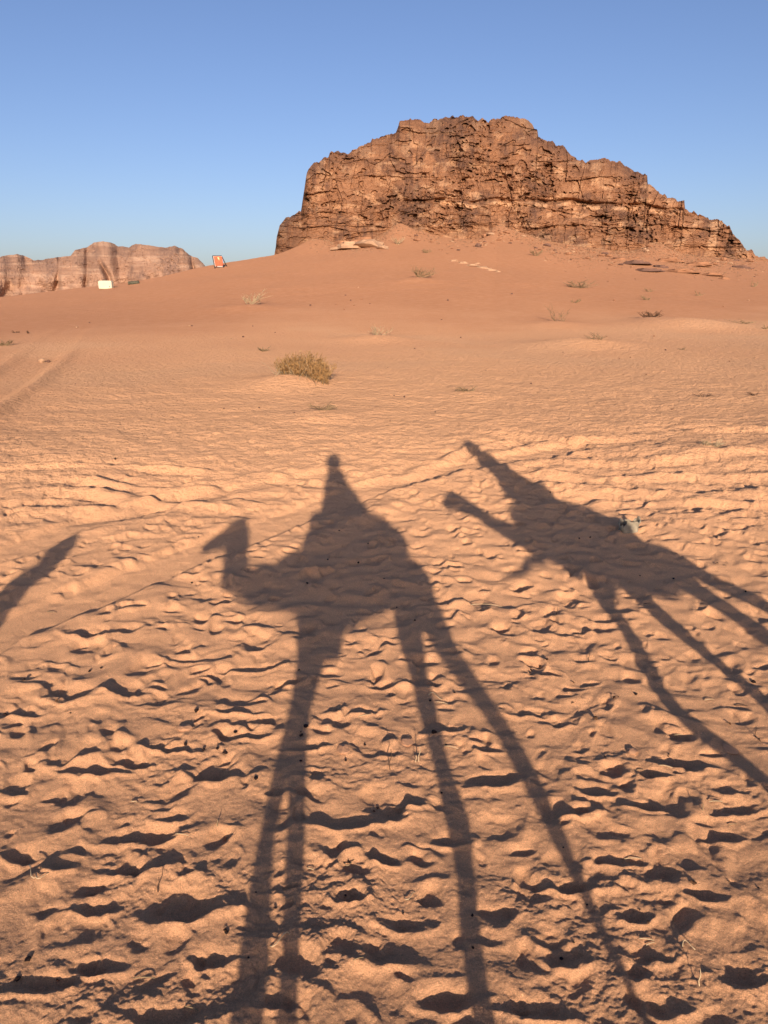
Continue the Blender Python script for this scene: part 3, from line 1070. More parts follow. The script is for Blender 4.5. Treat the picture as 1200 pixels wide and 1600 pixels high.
def dry_plant(px, py, wpx, hpx, mat, label, nb=14, lean=(0, 0), group=None, name='dry_shrub'):
    x, y, _ = hit_many([px], [py])[0]
    z = float(height_at(x, y)[0])
    w, h = wpx / 1202 * y, max(hpx / 1202 * y, 0.08)
    vs, fs = [], []
    rr = max(0.006, 0.45 / 1202 * y)
    for i in range(nb):
        ang = random.uniform(0, 2 * math.pi)
        p = np.array([random.gauss(0, .08) * w, random.gauss(0, .05) * w, -0.03])
        d = np.array([math.cos(ang) * w * 0.5 + lean[0] * w, math.sin(ang) * w * 0.3, h * random.uniform(0.35, 1.0)])
        pts = [p]
        for s in range(4):
            p = p + d / 4 + np.array([random.gauss(0, .06) * w, random.gauss(0, .04) * w, random.gauss(0, .07) * h])
            pts.append(p)
            if s > 0:
                for _ in range(2):
                    q = d * random.uniform(.12, .3) + np.array([random.gauss(0, .12) * w, random.gauss(0, .1) * w, abs(random.gauss(0, .16)) * h])
                    tube(vs, fs, [pts[-1], pts[-1] + q * .5 + .01, pts[-1] + q], rr * .6, rr * .3, 3)
        tube(vs, fs, pts, rr, rr * .45, 3)
    o = mesh_obj(name, vs, fs, mat)
    o.location = (x, y, z)
    tag(o, label, 'shrub', group)
    return o


dry_plant(392, 478, 26, 15, STRAW, 'pale dry shrub on the dune slope left of the cliff', 18, (.2, 0))
dry_plant(654, 436, 26, 14, GREENDRY, 'grey green shrub high on the dune below the cliff', 18, (.2, 0))
dry_plant(592, 527, 22, 12, STRAW, 'pale dry shrub at the dune foot right of the big bush', 14)
dry_plant(410, 549, 18, 6, GREENDRY, 'small flat shrub just behind the left of the big bush', 10)
dry_plant(730, 615, 26, 7, STEM, 'low dark tuft alone on the plain right of the big bush', 16)
dry_plant(502, 648, 34, 9, GREENDRY, 'sparse greenish tuft on the plain in front of the big bush', 12)
dry_plant(905, 450, 34, 9, STEM, 'pale twiggy shrub below the rubble on the right of the dune', 18)
dry_plant(870, 503, 28, 18, STEM, 'tall loose twiggy shrub in the middle of the right dune slope', 7)
dry_plant(1017, 500, 22, 9, TWIGD, 'compact dark brown shrub on the right dune slope', 26)
dry_plant(1010, 469, 18, 6, STEM, 'low brown shrub above the compact dark shrub', 8)
dry_plant(1012, 456, 12, 5, STEM, 'tiny brown shrub second above the compact dark shrub', 6)
dry_plant(898, 473, 14, 6, GREENDRY, 'small green grey tuft above the loose twiggy shrub', 8)
dry_plant(1090, 462, 11, 7, STEM, 'small forked shrub at the right of the upper dune', 5)
dry_plant(936, 541, 24, 10, STEM, 'leaning brown shrub at the foot of the right dune', 9, (-.3, 0))
dry_plant(1067, 547, 10, 4, STEM, 'tiny shrub at the dune foot far right', 7)
dry_plant(1160, 507, 30, 6, STEM, 'thin line of dry stems on the far right sand ridge', 8)
dry_plant(1175, 448, 14, 8, STEM, 'thin upright dry shrub near the right edge under the rocks', 5)
dry_plant(838, 400, 16, 8, GREENDRY, 'grey shrub among the rubble below the cliff', 9)
dry_plant(622, 382, 16, 10, STRAW, 'dry shrub against the left foot of the cliff', 8)
dry_plant(666, 395, 10, 6, GREENDRY, 'small shrub just below the cliff centre left', 8)
dry_plant(1110, 708, 30, 9, STRAW, 'dry grass tuft on the low mound at the right', 22)
dry_plant(8, 540, 18, 8, GREENDRY, 'dark green shrub at the left edge of the plain', 18)
dry_plant(1100, 620, 22, 4, TWIGD, 'flat dark twigs on the right plain', 8)
dry_plant(1180, 618, 18, 5, TWIGD, 'flat dark twigs near the right edge of the plain', 8)
dry_plant(25, 520, 10, 4, TWIGD, 'dark scrap of brush on the left slope', 6)
dry_plant(45, 521, 8, 4, TWIGD, 'small dark scrap of brush right of its twin on the left slope', 5)
dry_plant(1195, 515, 10, 5, GREENDRY, 'small green tuft at the right edge at the dune foot', 8)


# ------------------------------------------------------------------ things on the crest
def rounded_slab(name, w, h, d, r, mat, parent, loc=(0, 0, 0), bev=0.03):
    """upright rounded rectangle, w along x, h along z, d along y"""
    pts = []
    for cx, cz, a0 in ((w / 2 - r, h - r, 0), (-w / 2 + r, h - r, 90), (-w / 2 + r, r, 180), (w / 2 - r, r, 270)):
        for k in range(6):
            q = math.radians(a0 + 18 * k)
            pts.append((cx + r * math.cos(q), cz + r * math.sin(q)))
    n_ = len(pts)
    vs, fs = [], []
    cxm, czm = 0, h / 2
    rings = [(-d / 2, 1 - 2 * bev / h), (-d / 2 + bev, 1), (d / 2 - bev, 1), (d / 2, 1 - 2 * bev / h)]
    for y, k in rings:
        for (x, z) in pts:
            vs.append((loc[0] + x * k, loc[1] + y, loc[2] + czm + (z - czm) * k))
    for i in range(3):
        for j in range(n_):
            j2 = (j + 1) % n_
            fs.append((i * n_ + j, i * n_ + j2, (i + 1) * n_ + j2, (i + 1) * n_ + j))
    fs.append(tuple(range(n_))[::-1])
    fs.append(tuple(3 * n_ + j for j in range(n_)))
    return mesh_obj(name, vs, fs, mat, parent, False)


def bar(name, p, q, r, mat, parent, sides=8):
    vs, fs = [], []
    p, q = np.array(p, float), np.array(q, float)
    tube(vs, fs, [p, (p + q) / 2, q], r, r, sides)
    return mesh_obj(name, vs, fs, mat, parent)


CREAM = simple('cream_plastic', (0.62, 0.56, 0.40), (0.70, 0.64, 0.46), 3, 0.5)
DARKM = simple('dark_metal', (0.035, 0.03, 0.028), (0.09, 0.075, 0.06), 10, 0.6)
ORANGE = simple('orange_cloth', (0.60, 0.11, 0.055), (0.72, 0.17, 0.08), 5, 0.8)
WHITEM = simple('worn_white', (0.42, 0.34, 0.28), (0.56, 0.48, 0.42), 6, 0.7)
YEL = simple('yellow_patch', (0.78, 0.60, 0.26), (0.85, 0.70, 0.36), 6, 0.7)
OLIVE = simple('olive_paint', (0.06, 0.06, 0.04), (0.13, 0.12, 0.075), 8, 0.6)

# crest positions
x, y, z = hit_many([166], [451])[0]
k = y / 1202
z = float(height_at(x, y)[0])
tank = empty('water_tank', (x, y, z - 0.03), -0.1)
rounded_slab('shell', 20.5 * k, 12 * k, 0.45, 0.14, CREAM, tank)
rounded_slab('lid', 6 * k, 1.4 * k, 0.2, 0.02, DARKM, tank, (-1.5 * k, 0, 12 * k), 0.01)
mesh_obj('mark', [(6.2 * k, -0.231, 2.6 * k), (8.0 * k, -0.231, 2.6 * k), (7.2 * k, -0.231, 4.6 * k), (6.2 * k, -0.229, 2.6 * k), (8.0 * k, -0.229, 2.6 * k), (7.2 * k, -0.229, 4.6 * k)],
         [(0, 1, 2), (5, 4, 3), (0, 3, 4, 1), (1, 4, 5, 2), (2, 5, 3, 0)], DARKM, tank, False)
tag(tank, 'cream box with rounded corners and dark top standing on the dune crest', 'tank')

x, y, z = hit_many([209], [444])[0]
z = float(height_at(x, y)[0])
k = y / 1202
drum = empty('barrel', (x, y, z + 2.0 * k), 0.05)
drum.rotation_euler.y = -0.07
vs, fs = [], []
prof = [(-8, 2.3), (-7.6, 2.5), (-3.2, 2.5), (-3, 2.65), (-2.7, 2.5), (2.7, 2.5), (3, 2.65), (3.2, 2.5), (7.6, 2.5), (8, 2.3)]
for (u, r_) in prof:
    for s in range(16):
        q = 2 * math.pi * s / 16
        vs.append((u * k, r_ * k * math.cos(q), r_ * k * math.sin(q)))
for i in range(len(prof) - 1):
    for s in range(16):
        fs.append((i * 16 + s, i * 16 + (s + 1) % 16, (i + 1) * 16 + (s + 1) % 16, (i + 1) * 16 + s))
fs.append(tuple(range(16))[::-1])
mesh_obj('shell', vs, fs, OLIVE, drum)
mesh_obj('end_cap', [(7.9 * k, 2.2 * k * math.cos(2 * math.pi * s / 16), 2.2 * k * math.sin(2 * math.pi * s / 16)) for s in range(16)] + [(8.1 * k, 2.2 * k * math.cos(2 * math.pi * s / 16), 2.2 * k * math.sin(2 * math.pi * s / 16)) for s in range(16)],
         [tuple(range(16))[::-1], tuple(range(16, 32))] + [(s, (s + 1) % 16, 16 + (s + 1) % 16, 16 + s) for s in range(16)], DARKM, drum, False)
tag(drum, 'long dark olive drum lying on its side on the dune crest', 'barrel')

x, y, z = hit_many([346], [417])[0]
y -= 1.0
z = float(height_at(x, y)[0])
k = y / 1202
sign = empty('leaning_sign', (x, y, z))
lean = 0.16


def sp(u, h_, dy=0.0):
    return (u * k + (-lean * 1.2) * h_ * k, dy + 0.25 * h_ * k, h_ * k)


def board(name, u0, u1, h0, h1, d0, d1, mat):
    vs_ = [sp(u0, h0, d0), sp(u1, h0, d0), sp(u1, h1, d0), sp(u0, h1, d0), sp(u0, h0, d1), sp(u1, h0, d1), sp(u1, h1, d1), sp(u0, h1, d1)]
    return mesh_obj(name, vs_, [(0, 1, 2, 3), (7, 6, 5, 4), (0, 4, 5, 1), (1, 5, 6, 2), (2, 6, 7, 3), (3, 7, 4, 0)], mat, sign, False)


board('panel', -5.4, 6.6, 3, 16.5, 0, 0.05, ORANGE)
board('white_border', -6.4, -5.4, 2, 16.5, -0.004, 0.05, WHITEM)
board('white_border', -6.4, 6.6, 16.5, 17.1, -0.004, 0.05, WHITEM)
board('bottom_rail', -3.0, 5.0, 1.2, 2.8, -0.01, 0.05, WHITEM)
mesh_obj('yellow_mark', [sp(-0.5, 15, -.012), sp(2.4, 15, -.012), sp(2.0, 10.5, -.012), sp(-0.5, 15, -.003), sp(2.4, 15, -.003), sp(2.0, 10.5, -.003)],
         [(0, 1, 2), (5, 4, 3), (0, 3, 4, 1), (1, 4, 5, 2), (2, 5, 3, 0)], YEL, sign, False)
bar('leg', sp(-6.9, -2), sp(-6.9, 17), 0.045, DARKM, sign)
bar('leg', (10.4 * k, 0.9, -2 * k), sp(6.9, 16), 0.045, DARKM, sign)
bar('leg', (6.8 * k, -0.1, -2 * k), sp(6.0, 5), 0.04, DARKM, sign)
bar('top_bar', sp(-6.9, 17.4), sp(6.6, 17.4), 0.035, DARKM, sign)
tag(sign, 'orange panel with pale edge on dark slanting legs standing on the dune crest', 'sign')


# ------------------------------------------------------------------ broken container at the shadow edge
def build_container():
    x, y, z = hit_many([981], [832])[0]
    zz = float(height_at(x, y)[0])
    k = y / 1202
    root = empty('broken_container', (x, y, zz - 0.03), 0.15)
    N, M = 44, 10
    vo, fo = [], []
    w, d = 15 * k, 10 * k
    for layer, inset in ((0, 0), (1, 0.010)):
        for j in range(M + 1):
            for i in range(N):
                q = 2 * math.pi * i / N
                c, s = math.cos(q), math.sin(q)
                rx = (w - inset) * np.sign(c) * abs(c) ** 0.6
                ry = (d - inset) * np.sign(s) * abs(s) ** 0.6
                hh = 22 * k * (0.92 + 0.08 * c) + 0.02 * math.sin(3 * q + 1) + 0.010 * math.sin(9 * q)
                if -2.55 < math.atan2(s, c) < -1.9:
                    hh *= 0.74
                if c < -0.75:
                    hh *= 0.88
                t_ = j / M
                dent = 1 - 0.06 * math.sin(t_ * 5 + 2 * q) - 0.10 * math.exp(-((q - 4.3) / 0.3) ** 2) * math.sin(t_ * 3)
                vo.append((rx * dent + 0.02 * t_ * (c > 0), ry * dent, hh * t_))
    L = (M + 1) * N
    for layer in (0, 1):
        for j in range(M):
            for i in range(N):
                i2 = (i + 1) % N
                f = (layer * L + j * N + i, layer * L + j * N + i2, layer * L + (j + 1) * N + i2, layer * L + (j + 1) * N + i)
                fo.append(f if layer == 0 else f[::-1])
    for i in range(N):
        i2 = (i + 1) % N
        fo.append((M * N + i, M * N + i2, L + M * N + i2, L + M * N + i))
    m = simple('weathered_canvas', (0.20, 0.17, 0.12), (0.42, 0.36, 0.25), 14, 0.8, 0.01)
    mesh_obj('side_wall', vo, fo, m, root)
    vs_ = []
    for i in range(N):
        q = 2 * math.pi * i / N
        vs_.append((0.88 * w * math.cos(q), 0.88 * d * math.sin(q), 11 * k + 0.01 * math.sin(4 * q)))
    vs_.append((0, 0, 13 * k))
    mesh_obj('inner_disc', vs_, [(i, (i + 1) % N, N) for i in range(N)], STONE_DARK, root)  # dark, slightly domed disc set partway up inside the walls
    tag(root, 'broken open topped grey beige container standing at the edge of the right camel shadow', 'container')


build_container()


# ------------------------------------------------------------------ litter on the near sand
DUNG = simple('dung', (0.010, 0.006, 0.005), (0.035, 0.018, 0.012), 60, 0.7)
LEAFD = simple('dead_leaf', (0.06, 0.03, 0.015), (0.15, 0.075, 0.035), 30, 0.8)
CRUST = simple('sand_crust', (0.56, 0.30, 0.165), (0.66, 0.37, 0.205), 30, 0.95, 0.004)


def near_pos(px, py):
    pxs = ray(px, py)
    ys = np.linspace(G(px, py)[1] - 0.4, G(px, py)[1] + 0.4, 160)
    xs = pxs[0] / pxs[1] * ys
    zs = CAM_H + pxs[2] / pxs[1] * ys
    h = height_at(xs, ys)
    i = int(np.argmax(zs <= h))
    return float(xs[i]), float(ys[i]), float(h[i])


pel = []
for i in range(3):
    me = rock_mesh('dung_pellet', 40 + i, 0.8, DUNG, 2, 0.12)
    pel.append(me)
pellets = [(478, 1137, 8), (471, 1150, 7), (678, 1146, 9), (672, 1096, 5), (467, 1048, 4), (290, 1164, 7), (340, 1172, 6), (352, 1178, 8), (318, 1173, 6), (368, 1146, 6),
           (470, 1190, 5), (540, 1190, 5), (44, 1503, 10), (28, 1532, 10), (307, 1112, 8), (400, 1218, 8), (697, 1165, 4), (570, 1165, 4), (854, 1031, 5), (830, 1048, 4), (828, 1052, 4),
           (877, 1500, 6), (896, 1473, 4), (917, 1415, 4), (540, 1400, 4), (738, 1432, 5), (739, 1482, 5), (354, 1460, 7), (430, 1420, 5), (1185, 1388, 4), (590, 1264, 5), (584, 1268, 5), (1177, 1067, 7),
           (993, 1086, 6), (945, 1183, 4), (1044, 1183, 3), (1045, 1180, 3), (388, 1497, 4), (400, 1395, 3), (880, 1325, 3), (110, 1115, 3), (140, 1050, 5), (158, 1045, 4), (37, 1063, 6),
           (630, 1430, 4), (690, 1240, 4), (710, 1083, 4), (648, 970, 4), (700, 945, 3), (480, 912, 4), (560, 880, 4), (600, 905, 3), (905, 842, 3), (922, 840, 3), (1052, 905, 4), (1000, 900, 3),
           (1165, 925, 4), (300, 912, 4), (310, 840, 3), (180, 718, 4), (530, 830, 3), (575, 850, 3), (512, 875, 3), (620, 950, 3), (860, 770, 3)]
DG = 'dark camel droppings scattered on the trampled sand'
for i, (px, py, w) in enumerate(pellets):
    x, y, z = near_pos(px, py)
    s = w / 1202 * math.hypot(y, 2.0) / 2 * 1.1
    o = bpy.data.objects.new('dung_pellet', pel[i % 3])
    scene.collection.objects.link(o)
    o.scale = (s * 1.15, s, s)
    o.location = (x, y, z + s * 0.45)
    o.rotation_euler.z = random.uniform(0, 6.28)
    tag(o, ('tiny', 'small', 'large')[(w > 4) + (w > 7)] + ' dark camel dropping ' + where(px, py), 'dung', DG)

# straws and twigs
straws = [(438, 1472, 26, 'c', STRAW), (990, 1344, 28, 's', STRAW), (1074, 1480, 16, 'c', STRAW), (1010, 1470, 20, 's', STRAW), (55, 1365, 30, 'c', STRAW), (66, 1370, 20, 'c', STRAW),
          (248, 1390, 20, 'v', TWIGD), (570, 1120, 20, 's', STRAW), (650, 1190, 10, 'v', STRAW), (680, 1090, 20, 'c', STRAW), (690, 1100, 18, 's', STRAW), (1092, 1538, 24, 'v', STRAW), (640, 1404, 16, 'c', STRAW),
          (760, 948, 48, 's', STRAW), (680, 920, 20, 's', STEM), (610, 1200, 30, 'v', TWIGD), (920, 1033, 18, 'v', TWIGD), (1180, 1150, 16, 'v', TWIGD), (1160, 1105, 22, 's', TWIGD), (1108, 1095, 16, 's', STRAW),
          (1040, 1200, 18, 's', STRAW), (1118, 1256, 20, 's', STRAW), (1098, 1266, 10, 'v', STEM), (285, 1308, 20, 's', STRAW), (545, 1352, 16, 'c', STEM), (485, 1360, 10, 's', STRAW), (226, 1532, 30, 's', STEM),
          (560, 1500, 14, 's', STEM), (655, 1188, 24, 'v', STRAW), (1145, 1290, 14, 's', STEM), (300, 1580, 20, 's', STEM), (340, 1290, 10, 'v', STEM), (1016, 1478, 14, 's', STRAW), (210, 1255, 10, 's', STRAW), (1060, 1152, 16, 's', STRAW),
          (1085, 780, 14, 's', STEM), (870, 960, 12, 'v', TWIGD), (1010, 945, 16, 's', TWIGD), (80, 958, 14, 's', STEM), (30, 770, 12, 's', TWIGD), (705, 1170, 20, 's', STRAW), (1000, 1205, 12, 's', STEM)]
SG = 'dry straws and twigs strewn on the near sand'
for i, (px, py, w, kind, mt) in enumerate(straws):
    x, y, z = near_pos(px, py)
    L = w / 1202 * math.hypot(y, 2.4)
    vs, fs = [], []
    pts = []
    for s in range(7):
        t_ = s / 6 - 0.5
        if kind == 'v':
            pts.append(np.array([0.12 * L * t_ + 0.04 * L * math.sin(9 * t_), 0.3 * L * t_, L * (t_ + 0.42)]))
        elif kind == 'c':
            pts.append(np.array([L * t_, L * 0.5 * math.sin(4.5 * t_ + i), 0.006 + 0.12 * L * math.cos(3 * t_)]))
        else:
            pts.append(np.array([L * t_, L * (0.35 * ((i * 7 % 5) / 2 - 1)) * t_, 0.006 + 0.06 * L * (1 - 4 * t_ * t_)]))
    tube(vs, fs, pts, 0.0030, 0.0016, 5)
    o = mesh_obj('dry_straw' if mt is STRAW else 'dry_twig', vs, fs, mt)
    o.location = (x, y, z + 0.001)
    tag(o, ('short' if w < 17 else 'long') + (' pale straw ' if mt is STRAW else ' brown twig ') + {'v': 'standing ', 's': 'lying ', 'c': 'curled '}[kind] + where(px, py),
        'straw' if mt is STRAW else 'twig', SG if mt is STRAW else 'dark twigs on the near sand')

# dead leaves
lvs = [(90, 1097, 14), (8, 1118, 12), (930, 1124, 14), (960, 1092, 12), (895, 1100, 8), (1138, 1133, 14), (855, 1031, 8), (1185, 1158, 14), (895, 1068, 10), (845, 1044, 10), (352, 1458, 12), (1085, 1382, 12), (545, 1352, 14), (1012, 1443, 10),
       (1138, 1380, 8), (90, 1535, 12), (1120, 882, 10), (965, 1090, 8), (470, 1145, 6), (1080, 1380, 10)]
for i, (px, py, w) in enumerate(lvs):
    x, y, z = near_pos(px, py)
    L = w / 1202 * math.hypot(y, 2.4) * 0.55
    vs = []
    for s in range(7):
        t_ = s / 6
        ww = 0.42 * L * math.sin(math.pi * min(max(t_, .04), .97)) ** 0.8
        for q, zz in ((-1, 0.35), (0, 0), (1, 0.35)):
            vs.append((q * ww, L * (t_ - .5), L * 0.25 * math.sin(2.6 * t_) + zz * ww))
    fs = []
    for s in range(6):
        for q in (0, 1):
            fs.append((s * 3 + q, s * 3 + q + 1, s * 3 + q + 4, s * 3 + q + 3))
    o = mesh_obj('dead_leaf', vs, fs, LEAFD)
    so = o.modifiers.new('thickness', 'SOLIDIFY')
    so.thickness = 0.0012
    o.location = (x, y, z + 0.004)
    o.rotation_euler = (random.uniform(-.3, .9), random.uniform(-.6, .6), random.uniform(0, 6.3))
    tag(o, ('small' if w < 11 else 'large') + ' dark dead leaf ' + where(px, py), 'leaf', 'dead leaves blown onto the near sand')

for i, (px, py, w, lab) in enumerate([(291, 1138, 26, 'cracked lump of crusted sand left of the front camel leg shadow'), (537, 1172, 28, 'flat lump of crusted sand between the camel leg shadows'),
                                      (636, 1162, 26, 'crusted sand lump against the hind leg shadow'), (988, 1175, 24, 'crusted sand lump on the right, under the far camel leg shadow'),
                                      (1140, 1172, 30, 'crusted sand lump at the far right beside the leg shadow'), (1132, 884, 9, 'small pale stone right of the broken container')]):
    x, y, z = near_pos(px, py)
    s = w / 1202 * math.hypot(y, 2.4) / 2
    me = rock_mesh('sand_clod', 60 + i, 0.45, CRUST if w > 10 else STONE_PALE, 3, 0.5)
    o = bpy.data.objects.new('sand_clod' if w > 10 else 'stone', me)
    scene.collection.objects.link(o)
    o.scale = (s, s * .8, s * .8)
    o.location = (x, y, z + s * .12)
    o.rotation_euler.z = i * 1.3
    tag(o, lab, 'clod' if w > 10 else 'stone')


# ------------------------------------------------------------------ camels, riders and the guide (their shadows reach into view)
def S(px, py, yp):
    g = G(px, py)
    t = (g[1] - yp) / A[1]
    return np.array([g[0] - t * A[0], yp, GRADE * max(g[1] - 2, 0) - t * A[2]])


def EH(l, r, py, yp, k=1.0):
    p, q = S(l, py, yp), S(r, py, yp)
    return (p + q) / 2, k * abs(q[0] - p[0]) / 2


def EV(px, t, b, yp, k=1.0):
    p, q = S(px, t, yp), S(px, b, yp)
    return (p + q) / 2, k * np.linalg.norm(q - p) / 2


def P3(px, py, yp, r):
    return S(px, py, yp), r


def blob(bm, p, r, sy=1.0):
    m = Matrix.Translation(Vector(p)) @ Matrix.Diagonal((r, r * sy, r, 1))
    bmesh.ops.create_icosphere(bm, subdivisions=2, radius=1, matrix=m)


def chain(bm, items, sy=1.0):
    """tapered limb: balls at the joints, frusta between"""
    for (p, r) in items:
        blob(bm, p, r, sy)
    for (p, r), (q, s) in zip(items[:-1], items[1:]):
        d = q - p
        L = np.linalg.norm(d)
        if L < 1e-4:
            continue
        steps = max(1, int(L / (0.35 * max(min(r, s), 0.01))))
        for i in range(1, steps):
            t = i / steps
            blob(bm, p + d * t, r + (s - r) * t, sy)


def fused(name, bm, vox, mat, parent=None, smooth_it=6):
    me = bpy.data.meshes.new(name)
    bm.to_mesh(me)
    bm.free()
    tmp = bpy.data.objects.new('tmp', me)
    scene.collection.objects.link(tmp)
    md = tmp.modifiers.new('r', 'REMESH')
    md.mode = 'VOXEL'
    md.voxel_size = vox
    sm = tmp.modifiers.new('s', 'SMOOTH')
    sm.iterations = smooth_it
    sm.factor = 0.5
    dg = bpy.context.evaluated_depsgraph_get()
    dg.update()
    me2 = bpy.data.meshes.new_from_object(tmp.evaluated_get(dg))
    bpy.data.objects.remove(tmp)
    me2.name = name
    me2.materials.clear()
    me2.materials.append(mat)
    me2.polygons.foreach_set('use_smooth', [True] * len(me2.polygons))
    o = bpy.data.objects.new(name, me2)
    scene.collection.objects.link(o)
    if parent:
        o.parent = parent
    return o


FUR = simple('camel_fur', (0.34, 0.22, 0.12), (0.52, 0.37, 0.22), 30, 0.95, 0.01)
RUG = simple('saddle_rug', (0.30, 0.04, 0.03), (0.12, 0.06, 0.10), 9, 0.95, 0.01, (1, 1, 6))
WOOD = simple('saddle_wood', (0.20, 0.11, 0.05), (0.32, 0.19, 0.10), 14, 0.7)
CLOTH_B = simple('blue_cloth', (0.05, 0.08, 0.16), (0.08, 0.12, 0.22), 20, 0.95, 0.006)
CLOTH_W = simple('white_robe', (0.62, 0.59, 0.53), (0.74, 0.71, 0.65), 20, 0.95, 0.006)
CLOTH_R = simple('red_check_scarf', (0.50, 0.06, 0.05), (0.72, 0.66, 0.60), 40, 0.95, 0.006)
SKIN = simple('skin', (0.42, 0.25, 0.17), (0.50, 0.31, 0.21), 20, 0.6)
BLACK = simple('black_plastic', (0.01, 0.01, 0.01), (0.02, 0.02, 0.02), 20, 0.3)
EYE = simple('eye_dark', (0.015, 0.010, 0.008), (0.03, 0.02, 0.015), 20, 0.15)
ROPE = simple('rope', (0.30, 0.20, 0.10), (0.5, 0.36, 0.2), 60, 0.9)


def foot(items, y, dx=0.0):
    p, r = items[-1]
    f = np.array([p[0] + dx, y, 0.05])
    m = (p + f) / 2
    return items + [(m, 0.050), (f + np.array([0, 0, 0.06]), 0.045), (f, 0.075), (f + np.array([-0.07, 0, -0.005]), 0.065)]


# --- first camel, under the photographer
yc = -0.42
c1 = empty('camel', (0.2, yc, 0))
bm = bmesh.new()
chain(bm, [EV(456, 860, 958, yc), EV(490, 852, 975, yc), EV(535, 850, 985, yc), EV(580, 850, 965, yc), EV(620, 862, 938, yc), EV(650, 885, 950, yc)], 1.0)
chain(bm, [P3(505, 855, yc, 0.18), P3(545, 828, yc, 0.15)], 0.8)                                 # hump
chain(bm, [P3(505, 985, yc, 0.14), P3(515, 1000, yc, 0.10)], 1.2)                                # chest pad
chain(bm, [EV(442, 872, 954, yc), EV(405, 880, 950, yc), EV(378, 885, 935, yc, .9), EH(347, 390, 895, yc), EH(350, 389, 870, yc), EH(352, 389, 845, yc), EH(358, 390, 826, yc, .9)], 0.75)
chain(bm, [P3(374, 824, yc, 0.10), P3(350, 841, yc, 0.085), P3(330, 852, yc, 0.065), P3(320, 858, yc, 0.055)], 0.8)
for s in (-1, 1):
    chain(bm, [(S(385, 812, yc) + np.array([0, s * .07, 0]), 0.025), (S(388, 805, yc) + np.array([0.02, s * .09, 0.02]), 0.012)])
fy, by = yc + 0.16, yc - 0.16
chain(bm, foot([(S(490, 960, fy), .14), EH(457, 515, 1030, fy, .8), EH(452, 487, 1100, fy), EH(446, 482, 1150, fy), EH(446, 482, 1200, fy, .9), EH(447, 480, 1300, fy), EH(440, 475, 1400, fy), EH(438, 472, 1490, fy)], fy, -.02))
chain(bm, foot([(S(490, 960, by), .14), EH(457, 515, 1030, by, .8), EH(452, 486, 1100, by), EH(440, 472, 1150, by), EH(424, 458, 1200, by, .9), EH(404, 432, 1300, by), EH(385, 427, 1400, by), EH(370, 426, 1500, by)], by, -.03))
chain(bm, foot([(S(635, 905, fy), .17), EH(612, 658, 955, fy), EH(621, 662, 1000, fy), EH(638, 670, 1050, fy), EH(655, 688, 1120, fy), EH(677, 705, 1200, fy), EH(695, 738, 1290, fy), EH(710, 744, 1350, fy), EH(717, 752, 1450, fy), EH(724, 762, 1535, fy)], fy, 0.03))
chain(bm, foot([(S(640, 905, by), .17), EH(655, 698, 970, by), EH(680, 716, 1015, by), EH(722, 752, 1070, by), EH(765, 794, 1130, by), EH(803, 838, 1200, by), EH(846, 878, 1285, by), EH(890, 915, 1370, by), EH(925, 949, 1450, by), EH(972, 992, 1540, by)], by, 0.10))
chain(bm, [P3(655, 890, yc, .05), (S(668, 915, yc) + np.array([.03, 0, 0]), .03), (S(672, 950, yc), .02)])
o = fused('body', bm, 0.022, FUR, c1)
o.matrix_parent_inverse = Matrix.Translation((-0.2, -yc, 0))


def part_at(o, root):
    o.parent = root
    o.matrix_parent_inverse = Matrix.Translation(-root.location)
    return o


bm = bmesh.new()
chain(bm, [EH(466, 628, 846, yc, .55), EH(480, 603, 818, yc, .50)], 0.9)
chain(bm, [P3(492, 850, yc, .13), P3(512, 822, yc, .10), P3(582, 818, yc, .12), P3(614, 850, yc, .15)], 1.4)
part_at(fused('saddle_rug', bm, 0.025, RUG), c1)
bm = bmesh.new()
chain(bm, [P3(487, 826, yc, .035), P3(492, 808, yc, .03)])
chain(bm, [P3(602, 826, yc, .035), P3(598, 806, yc, .03)])
part_at(fused('saddle_horn', bm, 0.012, WOOD), c1)
vs, fs = [], []
tube(vs, fs, [S(322, 856, yc + .06), S(360, 870, yc + .12), S(430, 880, yc + .15), S(490, 840, yc + .1)], .008, .008, 6)
part_at(mesh_obj('rein', vs, fs, ROPE), c1)
for s in (-1, 1):
    bm = bmesh.new()
    blob(bm, S(362, 828, yc) + np.array([0, s * .075, 0]), .016)
    part_at(fused('eye', bm, 0.004, EYE, None, 1), c1)
bm = bmesh.new()
chain(bm, [P3(552, 965, yc + .2, .022), P3(552, 978, yc + .2, .03), P3(551, 986, yc + .2, .012)])
part_at(fused('tassel', bm, 0.01, CLOTH_R), c1)
tag(c1, 'pale brown camel under the photographer, casting the middle camel shadow', 'camel')


def hand(bm, base, fwd, up, side, k=1.0):
    """palm, four unequal bent fingers and a thumb off the side"""
    b = np.array(base, float)
    f, u, s = (np.array(v, float) / np.linalg.norm(v) for v in (fwd, up, side))
    chain(bm, [(b, .026 * k), (b + f * .045 * k, .030 * k)])
    for i, (o_, L) in enumerate(((-.030, .070), (-.010, .080), (.010, .075), (.030, .058))):
        r0 = b + f * .060 * k + s * o_ * k
        m1 = r0 + f * L * .45 * k
        m2 = m1 + (f * .6 - u * .8) * L * .32 * k
        m3 = m2 + (-u) * L * .28 * k
        chain(bm, [(b + f * .03 * k + s * o_ * .7 * k, .012 * k), (r0, .0095 * k), (m1, .0088 * k), (m2, .008 * k), (m3, .007 * k)])
    t0 = b + f * .015 * k - s * .025 * k
    chain(bm, [(t0, .013 * k), (t0 - s * .03 * k + f * .02 * k - u * .01 * k, .011 * k), (t0 - s * .035 * k + f * .05 * k - u * .022 * k, .009 * k)])


